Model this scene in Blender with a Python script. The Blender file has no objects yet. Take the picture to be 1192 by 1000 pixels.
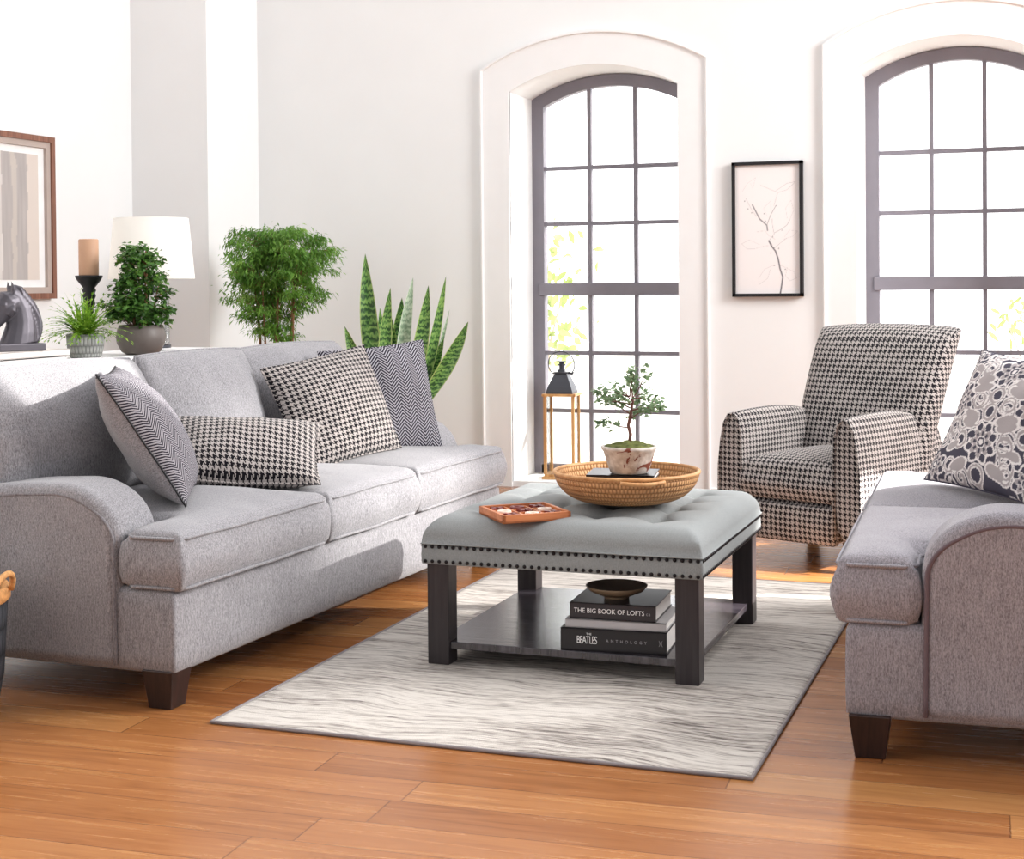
import bpy, bmesh, math, random
from math import sin, cos, pi, radians as R, sqrt, floor, atan2, exp
from mathutils import Vector, Matrix, noise
V = Vector
scn = bpy.context.scene
COL = scn.collection

# ------------------------------------------------------------------ objects
def tag(o, label=None, cat=None, group=None, kind=None):
    if label: o['label'] = label
    if cat: o['category'] = cat
    if group: o['group'] = group
    if kind: o['kind'] = kind
    return o
def thing(name, label, cat, loc=(0, 0, 0), rz=0, group=None, kind=None):
    o = bpy.data.objects.new(name, None); COL.objects.link(o)
    o.empty_display_size = .1; o.location = loc; o.rotation_euler = (0, 0, rz)
    return tag(o, label, cat, group, kind)
def obj(name, bm, mat, parent=None, smooth=True, bevel=0, seg=3, sub=0):
    me = bpy.data.meshes.new(name)
    bmesh.ops.recalc_face_normals(bm, faces=bm.faces) if smooth != 'keep' else None
    bm.to_mesh(me); bm.free()
    if smooth:
        for p in me.polygons: p.use_smooth = True
    o = bpy.data.objects.new(name, me); COL.objects.link(o)
    if mat: me.materials.append(mat)
    if parent: o.parent = parent
    if bevel:
        m = o.modifiers.new('bevel', 'BEVEL'); m.width = bevel; m.segments = seg; m.limit_method = 'ANGLE'; m.angle_limit = R(35)
        if smooth:
            m.harden_normals = True
    if sub:
        m = o.modifiers.new('sub', 'SUBSURF'); m.levels = sub; m.render_levels = sub
    return o
def copy_tree(o, parent=None):
    c = o.copy(); COL.objects.link(c); c.parent = parent
    for ch in list(o.children): copy_tree(ch, c)
    return c

# ------------------------------------------------------------------ shapes
def box(bm, x0, x1, y0, y1, z0, z1, M=None, taper=None):
    c = []
    for z in (z0, z1):
        for x, y in ((x0, y0), (x1, y0), (x1, y1), (x0, y1)):
            if taper and z == z0:
                cx, cy = (x0 + x1) / 2, (y0 + y1) / 2
                x, y = cx + (x - cx) * taper, cy + (y - cy) * taper
            p = V((x, y, z)); c.append(bm.verts.new(M @ p if M else p))
    for f in ((0, 3, 2, 1), (4, 5, 6, 7), (0, 1, 5, 4), (1, 2, 6, 5), (2, 3, 7, 6), (3, 0, 4, 7)):
        bm.faces.new([c[i] for i in f])
def bmbox(*a, **k):
    bm = bmesh.new(); box(bm, *a, **k); return bm
def tube(bm, pts, r, n=8, closed=False, flat=1.0, cap=True):
    pts = [V(p) for p in pts]; N = len(pts); rings = []
    rr = r if isinstance(r, (list, tuple)) else [r] * N
    up = V((0, 0, 1)); prev = None
    for i, p in enumerate(pts):
        if closed: t = pts[(i + 1) % N] - pts[i - 1]
        else: t = pts[min(i + 1, N - 1)] - pts[max(i - 1, 0)]
        t.normalize()
        if prev is None:
            a = up.cross(t)
            if a.length < .2: a = V((1, 0, 0)).cross(t)
        else: a = prev - t * prev.dot(t)
        a.normalize(); prev = a; b = t.cross(a)
        rings.append([bm.verts.new(p + (a * cos(2 * pi * k / n) + b * sin(2 * pi * k / n) * flat) * rr[i]) for k in range(n)])
    for i in range(N if closed else N - 1):
        A, B = rings[i], rings[(i + 1) % N]
        for k in range(n): bm.faces.new((A[k], A[(k + 1) % n], B[(k + 1) % n], B[k]))
    if not closed and cap:
        bm.faces.new(rings[0][::-1]); bm.faces.new(rings[-1])
def lathe(bm, prof, n=32, c=(0, 0, 0), uv=None, M=None):
    """prof: list of (r, z)"""
    rings = []
    for r, z in prof:
        if r < 1e-5: rings.append([bm.verts.new(V((c[0], c[1], c[2] + z)))])
        else: rings.append([bm.verts.new(V((c[0] + r * cos(2 * pi * k / n), c[1] + r * sin(2 * pi * k / n), c[2] + z))) for k in range(n)])
    for i in range(len(rings) - 1):
        A, B = rings[i], rings[i + 1]
        for k in range(n):
            k2 = (k + 1) % n
            if len(A) == 1 and len(B) == 1: continue
            if len(A) == 1: f = bm.faces.new((A[0], B[k2], B[k]))
            elif len(B) == 1: f = bm.faces.new((A[k], A[k2], B[0]))
            else: f = bm.faces.new((A[k], A[k2], B[k2], B[k]))
            if uv:
                tot = len(rings) - 1
                for l in f.loops:
                    v = l.vert
                    j = i + (1 if v in B else 0)
                    kk = k if (len(A) > 1 and v is A[k]) or (len(B) > 1 and v is B[k]) else k + 1
                    l[uv].uv = (kk / n, j / tot)
def prism(bm, pts, a0, a1, axis='y'):
    """extrude a closed outline; pts are (u, z) for axis y / x or (x, y) for z"""
    def mk(u, w, a):
        return V((u, a, w)) if axis == 'y' else V((a, u, w)) if axis == 'x' else V((u, w, a))
    A = [bm.verts.new(mk(u, w, a0)) for u, w in pts]; B = [bm.verts.new(mk(u, w, a1)) for u, w in pts]
    n = len(pts)
    bm.faces.new(A); bm.faces.new(B[::-1])
    for i in range(n): bm.faces.new((A[i], B[i], B[(i + 1) % n], A[(i + 1) % n]))
def seg_dist(px, py, poly):
    d = 9
    for i in range(len(poly)):
        x0, y0 = poly[i]; x1, y1 = poly[(i + 1) % len(poly)]
        dx, dy = x1 - x0, y1 - y0
        t = max(0, min(1, ((px - x0) * dx + (py - y0) * dy) / (dx * dx + dy * dy)))
        d = min(d, math.hypot(px - x0 - t * dx, py - y0 - t * dy))
    return d
def inside(px, py, poly):
    r = False; n = len(poly); j = n - 1
    for i in range(n):
        xi, yi = poly[i]; xj, yj = poly[j]
        if (yi > py) != (yj > py) and px < (xj - xi) * (py - yi) / (yj - yi) + xi: r = not r
        j = i
    return r
def lines(vals, step):
    vals = sorted(set(vals)); out = []
    for a, b in zip(vals, vals[1:]):
        n = max(1, round((b - a) / step))
        out += [a + (b - a) * i / n for i in range(n)]
    return out + [vals[-1]]
def slab(poly, z0, z1, r=.03, crown=.02, step=.02, bulge=.008, nz=.003, seed=0, tuft=None, wr=None, br=.6):
    """soft upholstered slab over a rectilinear outline"""
    bm = bmesh.new()
    xs = lines([p[0] for p in poly] , step); ys = lines([p[1] for p in poly], step)
    # finer near the borders
    def refine(v):
        out = []
        for a, b in zip(v, v[1:]):
            out.append(a)
            if min(abs(a - q) for q in (v[0], v[-1])) < step * .5 or min(abs(b - q) for q in (v[0], v[-1])) < step * .5:
                out += [a + (b - a) * k / 4 for k in (1, 2, 3)]
        return out + [v[-1]]
    xs, ys = refine(xs), refine(ys)
    top, bot = {}, {}
    cx = (xs[0] + xs[-1]) / 2; cy = (ys[0] + ys[-1]) / 2; hw = (xs[-1] - xs[0]) / 2; hh = (ys[-1] - ys[0]) / 2
    def prof(d): return 0 if d >= r else r - sqrt(max(0, r * r - (r - d) ** 2))
    def vert(i, j, T):
        D = top if T else bot
        if (i, j) in D: return D[i, j]
        x, y = xs[i], ys[j]; d = seg_dist(x, y, poly)
        cr = crown * (1 - exp(-d / .07)) * (1 - .35 * ((x - cx) / hw) ** 2) * (1 - .35 * ((y - cy) / hh) ** 2)
        if T:
            z = z1 - prof(d) + cr
            n_ = noise.noise(V((x * 4 + seed, y * 4, seed))) * nz * 2 + noise.noise(V((x * 14 + seed, y * 9, seed + 5))) * nz * .7
            z += n_ * min(1, d / .03)
            if wr: z += wr(x, y, d)
            if tuft: z += tuft(x, y, d)
        else: z = z0 + prof(d) * br
        D[i, j] = v = bm.verts.new((x, y, z)); return v
    cells = set()
    for i in range(len(xs) - 1):
        for j in range(len(ys) - 1):
            if inside((xs[i] + xs[i + 1]) / 2, (ys[j] + ys[j + 1]) / 2, poly): cells.add((i, j))
    sidemap = {}
    K = 5
    for i, j in cells:
        bm.faces.new([vert(a, b, True) for a, b in ((i, j), (i + 1, j), (i + 1, j + 1), (i, j + 1))])
        bm.faces.new([vert(a, b, False) for a, b in ((i, j), (i, j + 1), (i + 1, j + 1), (i + 1, j))])
    edges = []
    for i, j in cells:
        for (di, dj), (a, b) in (((-1, 0), ((i, j + 1), (i, j))), ((1, 0), ((i + 1, j), (i + 1, j + 1))), ((0, -1), ((i, j), (i + 1, j))), ((0, 1), ((i + 1, j + 1), (i, j + 1)))):
            if (i + di, j + dj) not in cells: edges.append((a, b, (di, dj)))
    nrm = {}
    for a, b, d in edges:
        for q in (a, b): nrm[q] = nrm.get(q, V((0, 0))) + V(d)
    def col(q):
        if q not in sidemap:
            t, b = vert(*q, True), vert(*q, False); n = nrm[q].normalized() if nrm[q].length > 0 else V((0, 0)); L = [b]
            for k in range(1, K):
                f = k / K; s = sin(pi * f) * bulge * (1 + noise.noise(V((xs[q[0]] * 6, ys[q[1]] * 6, seed + f))) * .6)
                L.append(bm.verts.new((b.co.x + n.x * s, b.co.y + n.y * s, b.co.z + (t.co.z - b.co.z) * f)))
            sidemap[q] = L + [t]
        return sidemap[q]
    for a, b, d in edges:
        A, B = col(a), col(b)
        for k in range(K): bm.faces.new((A[k], B[k], B[k + 1], A[k + 1]))
    return bm
def welt(poly, z, r=.005, ins=.0, seed=0, top=True):
    bm = bmesh.new(); pts = []
    n = len(poly)
    for i in range(n):
        a, b = V(poly[i]), V(poly[(i + 1) % n]); L = (b - a).length; k = max(2, int(L / .03))
        for j in range(k):
            f = j / k; rad = .018
            if j * L / k < .001: continue
            p = a.lerp(b, f); pts.append((p.x, p.y, z + noise.noise(V((p.x * 5, p.y * 5, seed))) * .003))
    tube(bm, pts, r, 6, closed=True); return bm

def pillow(w, h, t, seed=0, n=36, fn=None, puff=.5, ear=.06):
    """soft square pillow in the local XY plane; fn(x, y, side) may return a colour per vertex"""
    bm = bmesh.new(); lay = bm.verts.layers.float_color.new('paint') if fn else None
    S = {}
    for s in (1, -1):
        for i in range(n + 1):
            for j in range(n + 1):
                u, v = 2 * i / n - 1, 2 * j / n - 1
                edge = i in (0, n) or j in (0, n)
                if edge and s == -1: S[s, i, j] = S[1, i, j]; continue
                x = w / 2 * u * (1 - ear * (1 - v * v)); y = h / 2 * v * (1 - ear * (1 - u * u))
                pz = t / 2 * (max(0, (1 - u ** 2) * (1 - v ** 2))) ** puff
                k = min(1, (1 - max(abs(u), abs(v))) * 4)
                pz += (noise.noise(V((x * 7 + seed, y * 7, seed * 3.1 + s))) * .014 + noise.noise(V((x * 20 + seed, y * 16, seed + s))) * .004) * k
                z = s * pz + noise.noise(V((x * 4, y * 4, seed + 9))) * .006 - .02 * (abs(u * v)) * sin(seed)
                vv = bm.verts.new((x, y, z)); S[s, i, j] = vv
                if lay:
                    c = fn(u * w / 2, v * h / 2, s); vv[lay] = (c[0], c[1], c[2], 1)
        for i in range(n):
            for j in range(n):
                q = [S[s, i, j], S[s, i + 1, j], S[s, i + 1, j + 1], S[s, i, j + 1]]
                bm.faces.new(q if s == 1 else q[::-1])
    return bm
def pillow_rim(w, h, ear=.06, r=.005, seed=0, n=40):
    pts = []
    for a, b in (((-1, -1), (1, -1)), ((1, -1), (1, 1)), ((1, 1), (-1, 1)), ((-1, 1), (-1, -1))):
        for k in range(n // 2):
            f = k / (n // 2); u = a[0] + (b[0] - a[0]) * f; v = a[1] + (b[1] - a[1]) * f
            x = w / 2 * u * (1 - ear * (1 - v * v)); y = h / 2 * v * (1 - ear * (1 - u * u))
            pts.append((x, y, noise.noise(V((x * 4, y * 4, seed + 9))) * .006 - .02 * (abs(u * v)) * sin(seed)))
    bm = bmesh.new(); tube(bm, pts, r, 6, closed=True); return bm
def painted_plane(w, h, nx, ny, fn):
    """upright plane in local XZ facing -Y, colour per vertex"""
    bm = bmesh.new(); lay = bm.verts.layers.float_color.new('paint'); g = []
    for j in range(ny + 1):
        row = []
        for i in range(nx + 1):
            x, z = w * (i / nx - .5), h * (j / ny - .5); v = bm.verts.new((x, 0, z)); c = fn(i / nx, j / ny); v[lay] = (c[0], c[1], c[2], 1); row.append(v)
        g.append(row)
    for j in range(ny):
        for i in range(nx): bm.faces.new((g[j][i], g[j][i + 1], g[j + 1][i + 1], g[j + 1][i]))
    return bm

# ------------------------------------------------------------------ materials
def lin(h):
    if isinstance(h, str):
        h = [int(h[i:i + 2], 16) / 255 for i in (0, 2, 4)]
    return tuple(c / 12.92 if c <= .04045 else ((c + .055) / 1.055) ** 2.4 for c in h) + (1,)
class N:
    def __init__(s, name, rough=.7, spec=.3):
        s.m = bpy.data.materials.new(name); s.m.use_nodes = True; s.t = s.m.node_tree
        s.b = s.t.nodes['Principled BSDF']; s.b.inputs['Roughness'].default_value = rough
        s.b.inputs['Specular IOR Level'].default_value = spec
    def n(s, kind, **k):
        nd = s.t.nodes.new('ShaderNode' + kind)
        for a, v in k.items(): setattr(nd, a, v)
        return nd
    def put(s, sock, v):
        if hasattr(v, 'is_output') or hasattr(v, 'links') and not isinstance(v, (int, float, tuple)): s.t.links.new(v, sock)
        else: sock.default_value = v
    def math(s, op, a, b=None, c=None):
        nd = s.n('Math', operation=op)
        for i, v in enumerate((a, b, c)):
            if v is not None: s.put(nd.inputs[i], v)
        return nd.outputs[0]
    def sep(s, v):
        nd = s.n('SeparateXYZ'); s.put(nd.inputs[0], v); return nd.outputs
    def comb(s, x, y, z=0.0):
        nd = s.n('CombineXYZ')
        for i, v in enumerate((x, y, z)): s.put(nd.inputs[i], v)
        return nd.outputs[0]
    def coord(s, w='Object'): return s.n('TexCoord').outputs[w]
    def scale(s, v, sc):
        nd = s.n('Mapping'); s.put(nd.inputs[0], v); nd.inputs['Scale'].default_value = sc if isinstance(sc, tuple) else (sc,) * 3; return nd.outputs[0]
    def noise(s, v, scale=5, detail=3, rough=.5, dist=0):
        nd = s.n('TexNoise'); s.put(nd.inputs['Vector'], v); nd.inputs['Scale'].default_value = scale; nd.inputs['Detail'].default_value = detail
        nd.inputs['Roughness'].default_value = rough; nd.inputs['Distortion'].default_value = dist; return nd.outputs['Fac']
    def ramp(s, f, stops, interp='LINEAR'):
        nd = s.n('ValToRGB'); s.put(nd.inputs[0], f); cr = nd.color_ramp; cr.interpolation = interp
        while len(cr.elements) < len(stops): cr.elements.new(.5)
        for e, (p, c) in zip(cr.elements, stops): e.position = p; e.color = c
        return nd.outputs[0]
    def mix(s, f, a, b, mode='MIX'):
        nd = s.n('Mix', data_type='RGBA', blend_type=mode); s.put(nd.inputs[0], f); s.put(nd.inputs[6], a); s.put(nd.inputs[7], b); return nd.outputs[2]
    def bump(s, h, st=.3, dist=.002):
        nd = s.n('Bump'); s.put(nd.inputs['Height'], h); nd.inputs['Strength'].default_value = st; nd.inputs['Distance'].default_value = dist
        s.t.links.new(nd.outputs[0], s.b.inputs['Normal'])
    def col(s, c): s.put(s.b.inputs['Base Color'], c)
def plain(name, c, rough=.6, spec=.3, metal=0, var=.06, sc=8, bump=0):
    m = N(name, rough, spec); c = lin(c); m.b.inputs['Metallic'].default_value = metal
    f = m.noise(m.coord(), sc, 4)
    d = tuple(max(0, x * (1 - var)) for x in c[:3]) + (1,); e = tuple(min(1, x * (1 + var)) for x in c[:3]) + (1,)
    m.col(m.ramp(f, [(.3, d), (.7, e)]))
    if bump: m.bump(m.noise(m.coord(), sc * 12, 3), bump, .001)
    return m.m
def heather(name, dark, light, sc=1.0, bump=.25, sheen=.2):
    m = N(name, .95, .1); co = m.coord()
    a = m.noise(m.scale(co, (420 * sc, 420 * sc, 150 * sc)), 1, 2, .7)
    b = m.noise(m.scale(co, (260 * sc, 260 * sc, 38 * sc)), 1, 3, .6)
    w = m.noise(co, 5, 2)
    f = m.math('ADD', m.math('MULTIPLY', a, .6), m.math('ADD', m.math('MULTIPLY', b, .35), m.math('MULTIPLY', w, .1)))
    m.col(m.ramp(f, [(.38, lin(dark)), (.62, lin(light))])); m.bump(m.math('ADD', a, b), bump, .002)
    m.b.inputs['Sheen Weight'].default_value = sheen; m.b.inputs['Sheen Roughness'].default_value = .5
    return m.m
def facing_uv(m):
    """metres on the dominant side, in object space"""
    co = m.sep(m.coord()); no = m.sep(m.coord('Normal'))
    ax, ay, az = (m.math('ABSOLUTE', no[i]) for i in range(3))
    isx = m.math('MULTIPLY', m.math('GREATER_THAN', ax, ay), m.math('GREATER_THAN', ax, az))
    isz = m.math('MULTIPLY', m.math('GREATER_THAN', az, ax), m.math('GREATER_THAN', az, ay))
    u = m.math('ADD', m.math('MULTIPLY', isx, co[1]), m.math('MULTIPLY', m.math('SUBTRACT', 1.0, isx), co[0]))
    v = m.math('ADD', m.math('MULTIPLY', isz, co[1]), m.math('MULTIPLY', m.math('SUBTRACT', 1.0, isz), co[2]))
    return u, v
def houndstooth(name, tile, planar=False, dark='121016', light='bdb5b1'):
    m = N(name, .92, .1)
    if planar: c = m.sep(m.coord()); u, v = c[0], c[1]
    else: u, v = facing_uv(m)
    k = 8 / tile
    i = m.math('FLOOR', m.math('MULTIPLY', m.math('ADD', u, 50 * tile), k)); j = m.math('FLOOR', m.math('MULTIPLY', m.math('ADD', v, 50 * tile), k))
    Wp = m.math('LESS_THAN', m.math('MODULO', m.math('ADD', i, .5), 8.0), 4.0)
    F = m.math('LESS_THAN', m.math('MODULO', m.math('ADD', j, .5), 8.0), 4.0)
    T = m.math('LESS_THAN', m.math('MODULO', m.math('ADD', m.math('ADD', i, j), .5), 4.0), 2.0)
    f = m.math('ADD', m.math('MULTIPLY', T, Wp), m.math('MULTIPLY', m.math('SUBTRACT', 1.0, T), F))
    nz = m.noise(m.coord(), 300, 2)
    m.col(m.mix(f, m.mix(nz, lin(dark), lin('1c191f')), m.mix(nz, lin(light), lin('a49c98'))))
    m.bump(m.math('ADD', m.math('MULTIPLY', f, .5), nz), .4, .002); m.b.inputs['Sheen Weight'].default_value = .15
    return m.m
def herringbone(name, cw, rowh, dark, light, slope=1.0, duty=.5):
    m = N(name, .95, .08); c = m.sep(m.coord()); x, y = m.math('ADD', c[0], 10.0), m.math('ADD', c[1], 10.0)
    fx = m.math('ABSOLUTE', m.math('SUBTRACT', m.math('FRACT', m.math('DIVIDE', x, cw)), .5))
    ph = m.math('DIVIDE', m.math('ADD', y, m.math('MULTIPLY', fx, cw * 2 * slope)), rowh)
    tri = m.math('ABSOLUTE', m.math('SUBTRACT', m.math('FRACT', ph), .5))
    rib = m.math('GREATER_THAN', m.math('ABSOLUTE', m.math('SUBTRACT', fx, .25)), .225)
    f = m.math('LESS_THAN', tri, duty / 2)
    nz = m.noise(m.coord(), 260, 2)
    colr = m.mix(f, m.mix(nz, lin(light), lin('9a969b')), lin(dark)); m.col(colr)
    m.bump(m.math('ADD', tri, m.math('MULTIPLY', nz, .6)), .5, .003)
    return m.m
def wood(name, c1, c2, rough=.45, along='x', sc=1, spec=.4):
    m = N(name, rough, spec); s = {'x': (2, 40, 40), 'y': (40, 2, 40), 'z': (40, 40, 2)}[along]
    v = m.scale(m.coord(), tuple(q * sc for q in s)); a = m.noise(v, 1, 5, .6, .6); b = m.noise(v, 4, 3)
    m.col(m.ramp(m.math('ADD', m.math('MULTIPLY', a, .75), m.math('MULTIPLY', b, .25)), [(.35, lin(c1)), (.65, lin(c2))])); m.bump(a, .15, .001)
    return m.m
def painted(name, rough=.8, weave=0):
    m = N(name, rough, .15); a = m.n('Attribute', attribute_name='paint'); m.col(a.outputs['Color'])
    if weave: m.bump(m.noise(m.coord(), weave, 2), .3, .002)
    return m.m
def leafy(name, c1, c2, c3=None, sc=30, trans=.25, rough=.45):
    m = N(name, rough, .35); f = m.noise(m.coord(), sc, 2, .6)
    st = [(.32, lin(c1)), (.6, lin(c2))] + ([(.72, lin(c3))] if c3 else []); c = m.ramp(f, st); m.col(c)
    tr = m.n('BsdfTranslucent'); m.t.links.new(c, tr.inputs[0]); mx = m.n('MixShader'); mx.inputs[0].default_value = trans
    out = m.t.nodes['Material Output']; m.t.links.new(m.b.outputs[0], mx.inputs[1]); m.t.links.new(tr.outputs[0], mx.inputs[2]); m.t.links.new(mx.outputs[0], out.inputs[0])
    return m.m
def glassy(name, tint=(1, 1, 1, 1), refl=.06):
    m = N(name, .02); tr = m.n('BsdfTransparent'); tr.inputs[0].default_value = tint; gl = m.n('BsdfGlossy'); gl.inputs['Roughness'].default_value = .02
    lw = m.n('LayerWeight'); lw.inputs[0].default_value = refl * 3; mx = m.n('MixShader'); m.t.links.new(m.math('MULTIPLY', lw.outputs['Fresnel'], .8), mx.inputs[0])
    m.t.links.new(tr.outputs[0], mx.inputs[1]); m.t.links.new(gl.outputs[0], mx.inputs[2]); m.t.links.new(mx.outputs[0], m.t.nodes['Material Output'].inputs[0]); return m.m

M = {}
M['wall'] = plain('wall_paint', 'f0f1f1', .9, .1, var=.01, sc=3)
M['trim'] = plain('trim_paint', 'f1f1f1', .5, .3, var=.01)
M['sash'] = plain('sash_glare_grey', '85828b', .55, .3, var=.04)  # window glare and haze over the sashes mixed into this grey
M['glass'] = glassy('window_glass'); M['lglass'] = glassy('lantern_glass', (.97, .98, .98, 1), .1)
M['sofa'] = heather('sofa_fabric', '68666a', 'a3a1a4', 1.0); M['welt'] = heather('welt_fabric', '615e62', '8f8c8f')
M['sofa_r'] = heather('loveseat_fabric', '6d696e', 'a39fa5', 1.0); M['welt_r'] = plain('loveseat_welt', '6b5d62', .9, .1)
M['darkwood'] = wood('dark_wood_leg', '1e1412', '3a2622', .35, 'z')
M['oak'] = wood('ottoman_wood', '262124', '3a3436', .38, 'z'); M['shelf'] = None
M['linen'] = heather('ottoman_linen', '7b7e7e', '999c9c', 2.0, .15, .1)
M['nail'] = plain('nailhead_bronze', '1f1a1c', .35, .5, metal=.6)
M['hound'] = houndstooth('houndstooth_pillow', .0185, True); M['hound_c'] = houndstooth('houndstooth_chair', .0215)
M['herr'] = herringbone('herringbone_pillow', .044, .0085, '2b2830', 'aaa6ab', .6, .5)
M['herr2'] = herringbone('herringbone_grey', .060, .0125, '2c2a33', 'b3b1b9', .5, .55)
M['black'] = plain('black_paint', '17161a', .5, .4); M['blackm'] = plain('black_metal', '4a4b52', .4, .5, metal=.5)
M['paint'] = painted('painted_canvas'); M['weave'] = painted('damask_cloth', .9, 250)
M['gold'] = wood('lantern_wood', 'b07c48', 'dcae76', .5, 'z'); M['frame'] = wood('picture_frame_wood', '6b4538', '9a6c58', .45, 'z')
M['champ'] = plain('champagne_liner', 'b9aaa2', .5); M['mat'] = plain('white_mat', 'f2f2f2', .8)
M['silverhorse'] = plain('pewter_finish', '5d595f', .4, .6, metal=.65, var=.15)
M['page'] = plain('paper_pages', 'e6e2de', .8, var=.05, sc=200); M['bkblack'] = plain('black_cover', '17151a', .35, .5); M['bkdark'] = plain('dark_cover', '2a272c', .3, .5)
M['white_ink'] = plain('white_ink', 'f0efee', .6); M['grey_ink'] = plain('grey_ink', '9a979b', .6)
M['soil'] = plain('soil', '35291f', .95, bump=.8, var=.4, sc=60); M['bark'] = wood('bark', '6d4d36', 'a98260', .8, 'z'); M['moss'] = plain('moss', '5f6335', .95, bump=1, var=.5, sc=70)
M['console'] = plain('console_white', 'efeeee', .5); M['candle'] = plain('candle_wax', 'c39a7d', .5, .3, var=.05)
M['shade'] = N('lamp_shade_linen', .9, .1).m
_s = M['shade'].node_tree.nodes['Principled BSDF']; _s.inputs['Base Color'].default_value = lin('efebe3'); _s.inputs['Emission Color'].default_value = lin('fffaf0'); _s.inputs['Emission Strength'].default_value = .0
M['brass'] = plain('brass', 'b9975e', .3, .5, metal=.8)
M['bowl'] = plain('bronze_bowl', '85705a', .4, .5, metal=.3, var=.2); M['bowl_in'] = plain('bowl_inside', '74655a', .35, .5, metal=.2, var=.25)

# floor planks
def floor_mat():
    m = N('oak_plank_floor', .3, .6); c = m.coord(); mp = m.n('Mapping'); m.put(mp.inputs[0], c); mp.inputs['Rotation'].default_value = (0, 0, R(-2.5)); q = m.sep(mp.outputs[0])
    W, L = .135, 1.5
    ry = m.math('DIVIDE', m.math('ADD', q[1], 20.0), W); row = m.math('FLOOR', ry); fy = m.math('FRACT', ry)
    wn = m.n('TexWhiteNoise', noise_dimensions='1D'); m.put(wn.inputs['W'], row); off = m.math('MULTIPLY', wn.outputs['Value'], 7.3)
    rx = m.math('ADD', m.math('DIVIDE', m.math('ADD', q[0], 20.0), L), off); colm = m.math('FLOOR', rx); fx = m.math('FRACT', rx)
    wn2 = m.n('TexWhiteNoise', noise_dimensions='2D'); m.put(wn2.inputs['Vector'], m.comb(row, colm)); rnd = wn2.outputs['Value']
    gv = m.comb(m.math('ADD', m.math('MULTIPLY', q[0], 1.6), m.math('MULTIPLY', rnd, 40)), m.math('MULTIPLY', q[1], 22), m.math('MULTIPLY', rnd, 9))
    g = m.noise(gv, 1.3, 6, .62, 1.1); g2 = m.noise(m.comb(m.math('MULTIPLY', q[0], 6), m.math('MULTIPLY', q[1], 160), rnd), 1, 3)
    base = m.ramp(rnd, [(0, lin('80492a')), (.35, lin('a06738')), (.7, lin('b27646')), (1, lin('c59058'))])
    gr = m.ramp(g, [(.3, lin('69391a')), (.47, lin('a3683a')), (.6, lin('b57b48')), (.75, lin('cc9a62'))])
    cc = m.mix(.5, base, gr); cc = m.mix(m.math('MULTIPLY', g2, .35), cc, lin('8a5229'))
    gap = m.math('MAXIMUM', m.math('GREATER_THAN', m.math('ABSOLUTE', m.math('SUBTRACT', fy, .5)), .489), m.math('GREATER_THAN', m.math('ABSOLUTE', m.math('SUBTRACT', fx, .5)), .4988))
    m.col(m.mix(m.math('MULTIPLY', gap, .6), cc, lin('4d2612')))
    m.put(m.b.inputs['Roughness'], m.math('ADD', .14, m.math('MULTIPLY', g, .22)))
    m.bump(m.math('SUBTRACT', m.math('MULTIPLY', g2, .12), gap), .35, .002); return m.m
M['floor'] = floor_mat()
def rug_mat():
    m = N('striated_rug', .97, .05); q = m.sep(m.coord())
    wob = m.noise(m.comb(m.math('MULTIPLY', q[0], 1.7), m.math('MULTIPLY', q[1], 1.6), 0.0), 1.0, 2); yy = m.math('ADD', q[1], m.math('MULTIPLY', wob, .26))
    a = m.noise(m.comb(m.math('MULTIPLY', q[0], 4), m.math('MULTIPLY', yy, 58), 0.0), 1, 4, .65)
    b = m.noise(m.comb(m.math('MULTIPLY', q[0], 22), m.math('MULTIPLY', yy, 190), 3.0), 1, 3, .6)
    big = m.noise(m.comb(m.math('MULTIPLY', q[0], 1.6), m.math('MULTIPLY', yy, 5), 1.0), 1, 2)
    f = m.math('ADD', m.math('MULTIPLY', a, .5), m.math('ADD', m.math('MULTIPLY', b, .3), m.math('MULTIPLY', big, .25)))
    m.col(m.ramp(f, [(.39, lin('615a56')), (.445, lin('948c86')), (.50, lin('c2b9b1')), (.57, lin('dfd8d0'))]))
    m.bump(m.math('ADD', a, m.math('ADD', b, m.noise(m.coord(), 400, 2))), .7, .006); return m.m
M['rug'] = rug_mat()
def shelf_mat():
    m = N('ebonised_oak', .28, .5); q = m.sep(m.coord()); a = m.noise(m.comb(m.math('MULTIPLY', q[0], 3), m.math('MULTIPLY', q[1], 26), 0.0), 1.2, 6, .65, 1.6)
    m.col(m.ramp(a, [(.42, lin('29242a')), (.5, lin('3f393f')), (.56, lin('2b262b')), (.68, lin('565057'))])); m.bump(a, .3, .001)
    m.put(m.b.inputs['Roughness'], m.math('ADD', .10, m.math('MULTIPLY', a, .25))); m.b.inputs['Specular IOR Level'].default_value = .9; return m.m
M['shelf'] = shelf_mat()

# ------------------------------------------------------------------ room
YW, YF = 7.634, 8.0         # inner face of the window wall, plane of the sashes
XC, YC, XL = -4.313, 7.08, -4.794
TOP = 5.5
def st(name, bm, mat, parent=None, smooth=False, **k):
    o = obj(name, bm, mat, parent, smooth, **k)
    if parent is None: tag(o, kind='structure')
    return o
def arch_z(x, x0, x1, zs, za):
    c, w = (x0 + x1) / 2, (x1 - x0) / 2; s = za - zs; Rr = (w * w + s * s) / (2 * s)
    return za - Rr + sqrt(max(0, Rr * Rr - (x - c) ** 2))
WIN = [(-2.768, -1.835, 2.14, 2.265), (-.921, .005, 2.165, 2.30)]
SILL = .03
def arch_outline(x0, x1, z0, zs, za, n=24):
    pts = [(x0, z0)]
    for k in range(n + 1):
        x = x0 + (x1 - x0) * k / n; pts.append((x, arch_z(x, x0, x1, zs, za)))
    return pts + [(x1, z0)]
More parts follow.
